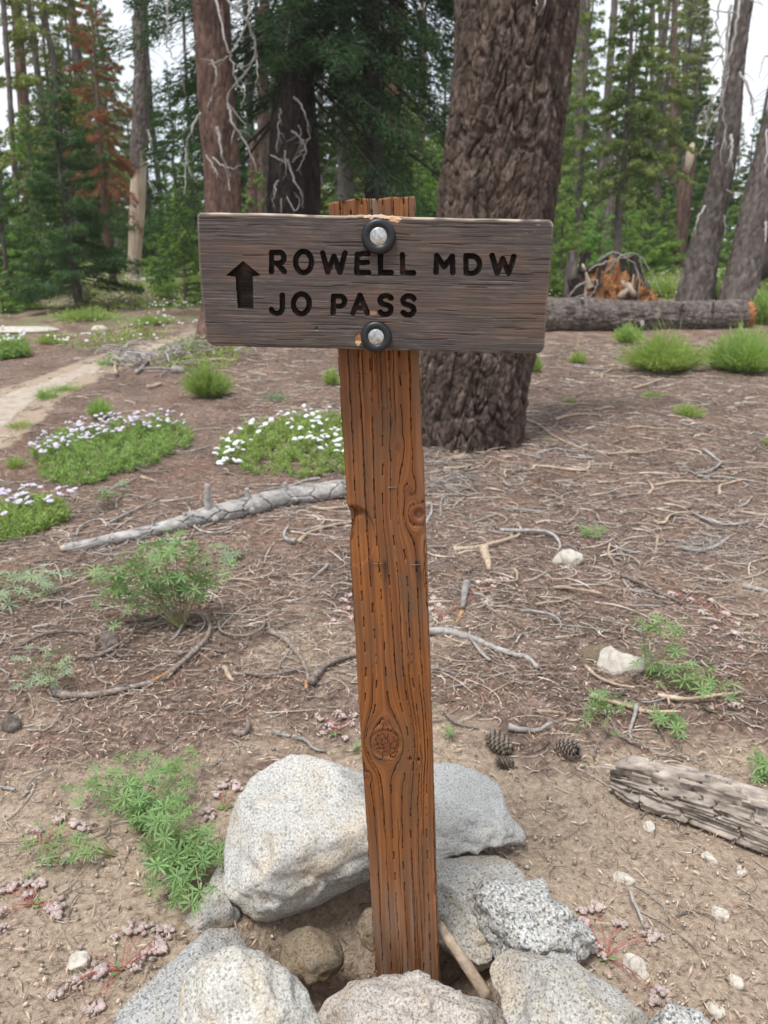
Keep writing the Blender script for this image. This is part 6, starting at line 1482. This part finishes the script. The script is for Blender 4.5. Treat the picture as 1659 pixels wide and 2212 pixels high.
lupine('yellow-green sprig behind the biggest boulder left of the post', (775, 1630), [(765, 1620), (778, 1612), (720, 1630)], 'lupine', lh=.022, nleaf=2, spread=.02, seed=16, rise=.03)

# pink-headed creeping plants
def fluff_mesh(seed, mat):
    r = np.random.default_rng(seed); V, F = ico(2); B = Buf()
    for k in range(9):
        c = r.normal(0, .45, 3) * [1, 1, .5]; B.add(V * r.uniform(.35, .55) * (1 + .3 * r.normal(0, .5, (len(V), 1))) + c, None, F, r.random())
    return B.mesh('flower_head', MAT[mat], smooth=False)
FLF = [fluff_mesh(s, 'pink') for s in (1, 2, 3)]
def pussypaw(label, base, heads, seed=0, hs=.010, leaves=True):
    r = np.random.default_rng(seed); g = G(*base); o = empty('creeping_flower_plant', g, label, 'plant', 'pink-headed creeping plants')
    for hp in heads:
        e = G(*hp) + [0, 0, .012]; P = resample([g + [0, 0, .004], (g + e) / 2 + [r.normal(0, .006), r.normal(0, .006), .012], e], 9)
        V, Q, T = tube(P, .0009, 5); mobj('stem', V, [Q, T], MAT['redstem'], o, smooth=True, attrs={'tint': np.full(len(V), r.random())})
        h = add('flower_head', FLF[r.integers(0, 3)], o, e - g); s = 1.35 * hs * r.uniform(.75, 1.3); h.scale = (s, s, s * .8); h.rotation_euler = (0, 0, r.uniform(0, 6))
        if r.random() < .7:
            h = add('flower_head', FLF[r.integers(0, 3)], o, e - g + [r.normal(0, .012), r.normal(0, .012), 0]); s = hs * r.uniform(.6, 1.); h.scale = (s, s, s * .8)
    if leaves:
        B = Buf()
        for k in range(12):
            a = r.uniform(0, 6.28); L = r.uniform(.010, .028); c = np.array([math.cos(a), math.sin(a), .25]); q = np.array([-c[1], c[0], 0]) * L * .22
            p = g + [0, 0, .003]; B.add([p, p + c * L * .6 + q, p + c * L, p + c * L * .6 - q], [[0, 1, 2, 3]], a=r.random())
        B.obj('leaves', MAT['lupine'], o)
    return o
pussypaw('creeping plant with red radiating stems and pink heads, left of the bottom left stones', (262, 2100), [(170, 2070), (215, 2105), (285, 2015), (315, 2015), (358, 2020), (350, 2055), (320, 2070), (295, 2095), (135, 2150), (160, 2130), (190, 2185), (215, 2180), (230, 2105), (345, 2052)], 1)
pussypaw('creeping pink-headed plant cut by the left edge near the bottom', (72, 1955), [(10, 1930), (25, 1922), (62, 1912), (85, 1915), (70, 1935), (110, 1970), (125, 1965), (0, 1985), (5, 2010), (118, 1980)], 2)
pussypaw('pink-headed plant growing under the small trailing lupine', (90, 1830), [(125, 1775), (135, 1772), (165, 1785), (185, 1795), (105, 1862), (140, 1865), (75, 1800)], 3, leaves=False)
pussypaw('pink-headed plant tucked behind the left shoulder of the biggest boulder', (485, 1748), [(485, 1702), (515, 1708), (448, 1762), (470, 1722)], 4)
pussypaw('red-stemmed pale-headed plant right of the speckled granite', (1310, 2070), [(1262, 1980), (1285, 1965), (1260, 2000), (1345, 2010), (1340, 1998), (1405, 2035), (1408, 2025), (1285, 2060), (1425, 2155), (1408, 2160), (1290, 2050)], 5)
pussypaw('pink flowers with red stems on the sand close to the left of the post', (722, 1585), [(695, 1560), (710, 1575), (745, 1555), (765, 1550), (730, 1545), (760, 1570), (700, 1590), (745, 1600)], 6, hs=.008)
pussypaw('faint pink flowers at the left edge of the post above its middle', (745, 1330), [(740, 1300), (755, 1290), (730, 1325), (760, 1340), (720, 1345), (750, 1318)], 7, hs=.010)
pussypaw('pink flower spray emerging right of the post at mid height', (955, 1335), [(935, 1300), (948, 1315), (940, 1335), (965, 1340), (930, 1320), (1035, 1262), (1085, 1255), (1070, 1272), (1055, 1260)], 8, hs=.011, leaves=False)
pussypaw('scattered pink flowers right of the straight dark stick', (1540, 1320), [(1450, 1288), (1482, 1282), (1490, 1300), (1515, 1328), (1562, 1330), (1630, 1335), (1590, 1352), (1545, 1362), (1588, 1372), (1530, 1300)], 9, hs=.011)
pussypaw('pale pink flowers at the foot of the sapling-like lupine on the right', (1535, 1535), [(1530, 1535), (1590, 1530), (1600, 1405)], 10, hs=.008)

# flower patches and tufts
def blades(pts, h, n, r, lw=.006, lean=.5, seglen=.6):
    """n blades at random spots from pts (k,2) world xy; returns V,F,t"""
    i = r.integers(0, len(pts), n); x = pts[i, 0] + r.normal(0, .01, n); y = pts[i, 1] + r.normal(0, .01, n); z = H(x, y)
    L = h[i] * r.uniform(.45, 1.1, n) if not np.isscalar(h) else h * r.uniform(.45, 1.1, n); a = r.uniform(0, 6.28, n); le = np.abs(r.normal(0, lean, n))
    B0 = np.stack([x, y, z], 1); d = np.stack([np.cos(a) * le, np.sin(a) * le, np.ones(n)], 1); d /= np.linalg.norm(d, axis=1)[:, None]
    s = r.uniform(.15, .9, n)[:, None]; C = B0 + d * (L[:, None] * s); b = r.uniform(0, 6.28, n)
    e = np.stack([np.cos(b), np.sin(b), r.uniform(.1, 1.4, n)], 1); e /= np.linalg.norm(e, axis=1)[:, None]; ll = (.42 * L)[:, None]; w = np.cross(e, r.normal(0, 1, (n, 3))); w /= np.linalg.norm(w, axis=1)[:, None]; w *= lw
    V = np.stack([C, C + e * ll * .5 + w, C + e * ll, C + e * ll * .5 - w], 1).reshape(-1, 3); k = np.arange(n) * 4
    return V, np.stack([k, k + 1, k + 2, k + 3], 1), np.repeat(np.clip(.2 + .5 * s[:, 0] + .3 * r.random(n), 0, 1), 4)
def poly_pts(poly, n, r, squash=.72):
    poly = np.array(poly, float); lo, hi = poly.min(0), poly.max(0); out = []
    while len(out) < n:
        p = r.uniform(lo, hi); ins = False
        for k in range(len(poly)):
            a, b = poly[k], poly[(k + 1) % len(poly)]
            if (a[1] > p[1]) != (b[1] > p[1]) and p[0] < (b[0] - a[0]) * (p[1] - a[1]) / (b[1] - a[1]) + a[0]: ins = not ins
        if ins: out.append(p)
    out = np.array(out); return out
def head_mesh(mat, seed):
    r = np.random.default_rng(seed); V, F = ico(1); B = Buf()
    for k in range(7):
        a = k * 1.05; B.add(V * [.42, .42, .3] + ([math.cos(a) * .5, math.sin(a) * .5, 0] if k else [0, 0, .18]), None, F, r.random())
    return B.mesh('flower', MAT[mat])
HEAD = {m: [head_mesh(m, s) for s in (1, 2)] for m in ('white', 'lilac')}
def patch(label, poly, flowers, hgt, mat, fm, nb, nf, seed, fs=.013, lw=.005, band=None):
    r = np.random.default_rng(seed); P = poly_pts(poly, 420, r); ymin, ymax = np.array(poly)[:, 1].min(), np.array(poly)[:, 1].max()
    W_ = []
    for p in P:
        f = (p[1] - ymin) / (ymax - ymin)
        g = G(p[0], p[1], hgt * (1 - f) * .95); W_.append([g[0], g[1], f])
    W_ = np.array(W_); hs = hgt * (1 - .55 * np.clip(W_[:, 2] - .5, 0, 1) * 2) * r.uniform(.6, 1.1, len(W_))
    g0 = np.array([W_[:, 0].mean(), W_[:, 1].mean(), float(H(W_[:, 0].mean(), W_[:, 1].mean()))]); o = empty('flower_patch', g0, label, 'plant', 'flowering ground plants')
    V, F, t = blades(W_[:, :2], hs, int(nb * 1.5), r, lw * .7, .22); mobj('foliage', V, F, MAT[mat], o, attrs={'tint': t})
    sv = Buf()
    for k in range(300):
        q = W_[r.integers(0, len(W_))]; b = np.array([q[0], q[1], float(H(q[0], q[1]))]); sv.add(*tube3(np.array([b, b + [r.normal(0, .01), r.normal(0, .01), hgt * .9]]), np.array([.0015, .001])), a=.5)
    tag(sv.obj('stems', MAT['stem'], o), kind='stuff')
    F_ = poly_pts(flowers, nf, r)
    for p in F_:
        f = np.clip((p[1] - ymin) / (ymax - ymin), 0, 1); hh = hgt * (1.05 - .45 * max(f - .5, 0) * 2) * r.uniform(.88, 1.18); g = G(p[0], p[1], hh)
        h = add('flower', HEAD[fm][r.integers(0, 2)], o, g - g0); s = fs * r.uniform(.7, 1.15); h.scale = (s, s, s); h.rotation_euler = (r.normal(.3, .3), r.normal(0, .3), r.uniform(0, 6))
    return o
patch('green patch edged with lilac flower heads, left of the white-flowered patch', [(60, 975), (130, 925), (250, 900), (350, 888), (412, 900), (412, 940), (370, 985), (290, 1010), (200, 1045), (170, 1055), (90, 1035), (70, 1000)],
      [(55, 960), (120, 915), (200, 895), (350, 882), (420, 895), (410, 915), (300, 925), (180, 950), (80, 985)], .13, 'herb', 'lilac', 15000, 150, 1, .024, .006)
patch('same green patch front with a few scattered lilac heads', [(70, 1000), (120, 960), (250, 940), (300, 960), (200, 1040), (170, 1052), (90, 1035)],
      [(70, 1000), (100, 960), (200, 950), (260, 990), (180, 1020)], .11, 'herb', 'lilac', 3000, 16, 11, .020, .006) if False else None
patch('green patch dotted with white flower heads, directly left of the post', [(465, 975), (500, 925), (560, 903), (640, 885), (760, 880), (800, 900), (800, 1010), (745, 1025), (650, 1035), (540, 1022), (485, 1000)],
      [(455, 1000), (470, 950), (540, 905), (640, 875), (790, 872), (780, 900), (760, 985), (660, 960), (560, 930), (520, 1010)], .13, 'herb', 'white', 14000, 105, 2, .028, .006)
patch('lilac-headed green patch cut by the left edge', [(-60, 1085), (0, 1085), (60, 1060), (140, 1070), (145, 1105), (60, 1158), (0, 1172), (-60, 1180)],
      [(-50, 1080), (20, 1050), (90, 1042), (170, 1055), (150, 1080), (70, 1085), (60, 1105), (0, 1110)], .11, 'herb', 'lilac', 7000, 34, 3, .028, .006)
patch('white-flowered patch at the left edge beyond the path', [(-40, 730), (0, 725), (55, 735), (60, 760), (0, 780), (-40, 780)],
      [(-40, 700), (10, 698), (60, 715), (50, 735), (-20, 740)], .25, 'herb', 'white', 5000, 40, 4, .030, .014)

def tuft(label, px, pyb, w, h, mat, n, seed, yellow=0, lw=.35):
    r = np.random.default_rng(seed); g = G(px, pyb); u = g[1] / FPX; o = empty('grass_tuft', g, label, 'plant', 'green tufts on the forest floor')
    N = int(n * 1.1); a = r.uniform(0, 6.28, N); lob = 1 + .45 * vn(a * 1.1, a * 0 + seed, seed=4) + .25 * vn(a * 4, a * 0 + seed, seed=6); R_ = w * u / 2 * lob; hh = h * u * 1.1 * (1 + .35 * vn(np.cos(a) * 2.5 + seed, np.sin(a) * 2.5, seed=5) + .2 * r.normal(0, 1, N) ** 3 * .15); le = np.sqrt(r.random(N)); tipx = np.cos(a) * R_ * le * r.uniform(.6, 1.1, N); tipy = np.sin(a) * R_ * le; tz = hh * np.sqrt(np.clip(1.05 - le ** 2 * .8, .1, 1)) * r.uniform(.45, 1.05, N)
    s = r.uniform(.25, 1, N)[:, None]; tip = np.stack([tipx, tipy, tz], 1); rt = np.stack([tipx * .35, tipy * .35, 0 * tz], 1); C = rt * (1 - s) + tip * s
    d = tip - rt; d /= np.linalg.norm(d, axis=1)[:, None]; d = d + r.normal(0, .35, (N, 3)); L = (np.abs(hh) * .26 * r.uniform(.6, 1.4, N))[:, None]; wv = np.cross(d, r.normal(0, 1, (N, 3))); wv /= np.linalg.norm(wv, axis=1)[:, None]; wv *= max(.0025, lw * u * 2)
    V = np.stack([C - d * L / 2, C + wv, C + d * L / 2, C - wv], 1).reshape(-1, 3) + g; k = np.arange(N) * 4
    zmin = H(V[:, 0], V[:, 1]); V[:, 2] = np.maximum(V[:, 2], zmin)
    mobj('foliage', V, [np.stack([k, k + 1, k + 2, k + 3], 1)], MAT[mat], o, attrs={'tint': np.repeat(np.clip(.25 + .5 * s[:, 0] + .3 * r.random(N), 0, 1), 4)})
    if yellow:
        B = Buf(); Vi, Fi = ico(1)
        for _ in range(yellow):
            j = r.integers(0, N); B.add(Vi * .9 * u + tip[j] * 1.04 + g, None, Fi, .5)
        B.obj('yellow_flowers', MAT['yellow'], o)
    return o
tuft('rounded green bush with tiny yellow flowers, left of the post below the sign', 452, 858, 100, 62, 'yellowg', 5200, 1, 45)
tuft('small pale green tuft between the path and the lilac patch', 218, 905, 66, 40, 'yellowg', 1800, 2)
tuft('bright green bushy tuft in front of the long log', 1430, 800, 190, 68, 'yellowg', 9000, 3, 10)
tuft('green tuft cut by the right edge in front of the log end', 1605, 803, 150, 80, 'yellowg', 8000, 4, 8)
tuft('narrow green tuft under the long log left of the bushy tuft', 1355, 742, 70, 40, 'herb', 1800, 5, 4)
tuft('low green tuft right of the big pine trunk', 1248, 785, 50, 24, 'yellowg', 900, 6)
tuft('small green plant far right in the litter', 1485, 900, 74, 28, 'yellowg', 900, 7)
tuft('flat yellow-green tuft above the small green plant', 1412, 858, 60, 12, 'yellowg', 500, 8)
tuft('tiny green tuft right of the pine trunk foot', 1228, 868, 36, 10, 'yellowg', 260, 9)
tuft('green tuft showing at the left side of the post under the sign', 716, 832, 46, 34, 'herb', 900, 10)
tuft('tuft of grass behind the broken end of the long log', 1640, 700, 70, 60, 'yellowg', 3000, 11, 5)
tuft('little tuft close to the right edge of the trunk base', 1155, 805, 34, 40, 'yellowg', 700, 12)
tuft('low green weeds left of the path bend', 100, 862, 60, 22, 'herb', 700, 13)
tuft('low green weeds on the near edge of the path', 140, 845, 80, 14, 'herb', 700, 14)
tuft('thin grass on the near side of the path at the left edge', 40, 925, 80, 16, 'yellowg', 600, 15)
tuft('sparse grass tuft right of the path bend', 235, 790, 60, 22, 'herb', 600, 16)
tuft('small grass tuft beyond the path at the left', 110, 742, 60, 22, 'yellowg', 1000, 17)
tuft('low weeds in front of the white-flowered patch', 600, 865, 90, 18, 'lupgrey', 500, 18)
tuft('yellowish grass tuft left of the lilac patch', 35, 1010, 60, 26, 'yellowg', 500, 19)
tuft('wide low green growth just behind the right end of the long log', 1560, 652, 110, 36, 'herb', 2600, 31, 4)
tuft('green growth between the stump and the left leaning trunk', 1430, 640, 70, 34, 'herb', 1800, 32)
tuft('bright weeds left of the stump beyond the sign edge', 1200, 640, 50, 40, 'yellowg', 1600, 33)
tuft('green weeds round the foot of the dark young fir', 190, 690, 150, 22, 'herb', 2200, 34)
tuft('pale weeds at the left edge under the young firs', 40, 668, 110, 20, 'yellowg', 1800, 35)
tuft('yellowish weeds on the rise left of the sign edge', 330, 700, 120, 18, 'yellowg', 1800, 36, 6)
tuft('tiny green shoot at the right edge of the litter', 1655, 960, 30, 14, 'yellowg', 200, 20)
tuft('low grass tuft right of the white-flowered patch beyond the post', 1180, 950, 20, 8, 'yellowg', 100, 21)

# meadow ground cover: too many to count
def meadow():
    r = np.random.default_rng(61); out = []
    n = 70000; y = r.uniform(9.8, 46, n); x = r.uniform(-1, 1, n) * (.56 * y + 2)
    m = fbm(x * .55, y * .40, o=3, seed=71) + .22 * (r.random(n) - .5); thr = np.where(x < 0, -.01, .0) + .10 * sst(12, 9.5, y) - .12 * sst(16, 26, y)
    dp = np.min([np.hypot(x - a, y - b) for a, b in PATHC[::2]], axis=0) - .15; k = (m > thr) & ((x < -2.0) | (y > 17.5)) & (dp > .1) & (y + .55 * (x + 4) > 10.4); x, y = x[k], y[k]; n = len(x)
    V, F, t = blades(np.stack([x, y], 1), .16 + .004 * y, n * 2, r, .016, .9); V2 = V
    tag(mobj('meadow_grass', V, F, MAT['yellowg'], origin=(0, 0, 0), attrs={'tint': t}), kind='stuff')
    n = 5200; y = r.uniform(11.5, 34, n); x = r.uniform(-1, 1, n) * (.56 * y + 2); k = (fbm(x * .5 + 4, y * .6, o=2, seed=75) > .06) & ((x < -2.2) | (y > 17.5)); x, y = x[k], y[k]; n = len(x)
    Vi, Fi = ico(1); c = np.stack([x, y, H(x, y) + .16], 1); s = r.uniform(.014, .030, n)[:, None, None]; V = (Vi[None] * s * [1, 1, .6] + c[:, None]).reshape(-1, 3); F = (Fi[None] + (np.arange(n) * len(Vi))[:, None, None]).reshape(-1, 3)
    tag(mobj('meadow_flowers', V, F, MAT['white'], origin=(0, 0, 0), attrs={'tint': np.full(len(V), .5)}), kind='stuff')
meadow()

# twig heaps
def heap(label, x0, x1, y0, y1, n, mat, seed, L=(.15, .5), rad=.004, hgt=.06, name='brush_pile'):
    r = np.random.default_rng(seed); o = None
    gs = []; B = Buf()
    for _ in range(n):
        p = G(r.uniform(x0, x1), r.uniform(y0, y1)); a = r.uniform(0, 6.28); ln = r.uniform(*L); cv = r.normal(0, 2.2); t = np.linspace(0, 1, 10); aa = a + cv * t
        P = np.stack([np.cumsum(np.cos(aa)), np.cumsum(np.sin(aa)), 0 * t], 1) * ln / 10 + p; P[:, 2] = H(P[:, 0], P[:, 1]) + rad + r.uniform(0, hgt) + hgt * .5 * np.sin(t * 3.1) * r.random()
        V, Q, T = tube(P, np.linspace(rad, rad * .5, 10) * r.uniform(.5, 1.4), 5); B.add(V, Q, T, r.random())
    tag(B.obj(name, MAT[mat], smooth=True), label, 'brush'); return
heap('grey heap of dead twigs beside the path, left of the yellow-flowered bush', 255, 400, 765, 805, 70, 'greywood', 1, (.3, 1.0), .010, .16)
heap('tangle of grey curled twigs behind the left end of the sign', 395, 520, 745, 778, 45, 'greywood', 2, (.3, 1.0), .009, .16)
heap('grey twig tangle on the ground right of the post below the big trunk', 925, 1010, 960, 1080, 60, 'greywood', 3, (.08, .35), .0042, .03)
heap('pale curly twigs scattered at the foot of the big pine', 925, 1090, 930, 1000, 40, 'tan', 4, (.08, .35), .0045, .03)
heap('small tangle of thin grey twigs in the right litter', 1470, 1570, 1165, 1200, 26, 'greywood', 5, (.08, .25), .003, .03)
heap('thin twigs gathered under the fallen grey branch', 160, 330, 1165, 1200, 26, 'greywood', 6, (.1, .3), .003, .02)
heap('dark brittle twigs heaped around the root lump at the left', 190, 290, 1370, 1420, 24, 'brown', 7, (.06, .2), .003, .02)
stick([(252, 815), (250, 790), (265, 755), (300, 742), (340, 739)], 10, 'tan', 'pale arching branch at the left end of the grey twig heap', LS, lift=1.2)
stick([(295, 810), (310, 795), (325, 775), (322, 770)], 12, 'greywood', 'thick grey stub leaning in the grey twig heap', LS)
tag(stick([(372, 806), (400, 806)], 30, 'greywood', 'dark hollow log end with a pale face in the grey twig heap', LS, taper=.1), None)

# pine cones
def cone(label, px, py, w, seed):
    r = np.random.default_rng(seed); g = G(px, py + w * .35); u = np.linalg.norm(g - CAM) / FPX; L = w * u; o = empty('pine_cone', g, label, 'pine cone', 'pine cones on the litter')
    ax = np.array([math.cos(seed), math.sin(seed) * .5, .15]); ax /= np.linalg.norm(ax); a1 = np.cross(ax, [0, 0, 1]); a1 /= np.linalg.norm(a1); a2 = np.cross(ax, a1); c0 = g + [0, 0, L * .33]
    t = np.linspace(-.48, .48, 12); rad = L * .22 * np.sqrt(np.clip(1 - (t / .52) ** 2, .02, 1)); V, Q, T = tube(c0 + ax * (t * L)[:, None], rad, 10); mobj('core', V, [Q, T], MAT['cone'], o, attrs={'tint': np.full(len(V), .1)})
    B = Buf(); N = 85
    for k in range(N):
        f = (k + .5) / N; tt = -.48 + .96 * f; rr_ = L * (.34 * math.sqrt(max(1 - ((tt + .05) / .56) ** 2, .05))); a = k * 2.39996; rd = a1 * math.cos(a) + a2 * math.sin(a); tg = np.cross(ax, rd)
        s = L * .10 * (1.15 - .5 * abs(tt)); p = c0 + ax * tt * L + rd * L * .12; e = c0 + ax * (tt + .11) * L + rd * (rr_ + L * .03); up = (ax * .6 - rd * .5) * s * .28
        B.add([p - tg * s * .4, p + tg * s * .4, e + tg * s * .8, e - tg * s * .8, e + tg * s * .6 + up, e - tg * s * .6 + up], [[0, 1, 2, 3], [3, 2, 4, 5], [5, 4, 1, 0]], a=np.array([0, 0, .9, .9, 1, 1]) * r.uniform(.5, 1))
    B.obj('scales', MAT['cone'], o)
cone('dark open pine cone nearest the right side of the post', 1080, 1605, 60, 2)
cone('lighter pine cone right of the dark one, under the peeled stick', 1222, 1612, 56, 5)
cone('small brown cone fragment on the litter just below the dark pine cone', 1092, 1645, 36, 9)

# ------------------------------------------------------------------ air
def haze():
    V = np.array([[x, y, z] for x in (-31000, 31000) for y in (-60, 1500) for z in (-2, 60)], float)
    F = np.array([[0, 1, 3, 2], [4, 6, 7, 5], [0, 4, 5, 1], [2, 3, 7, 6], [0, 2, 6, 4], [1, 5, 7, 3]])
    m = bpy.data.materials.new('air'); m.use_nodes = True; n = m.node_tree.nodes; n.clear()
    o = n.new('ShaderNodeOutputMaterial'); v = n.new('ShaderNodeVolumePrincipled'); v.inputs['Color'].default_value = (.95, .97, 1, 1); v.inputs['Density'].default_value = .0006
    m.node_tree.links.new(v.outputs[0], o.inputs['Volume'])
    tag(mobj('haze', V, F, m, origin=(0, 0, 0)), kind='stuff')
haze()
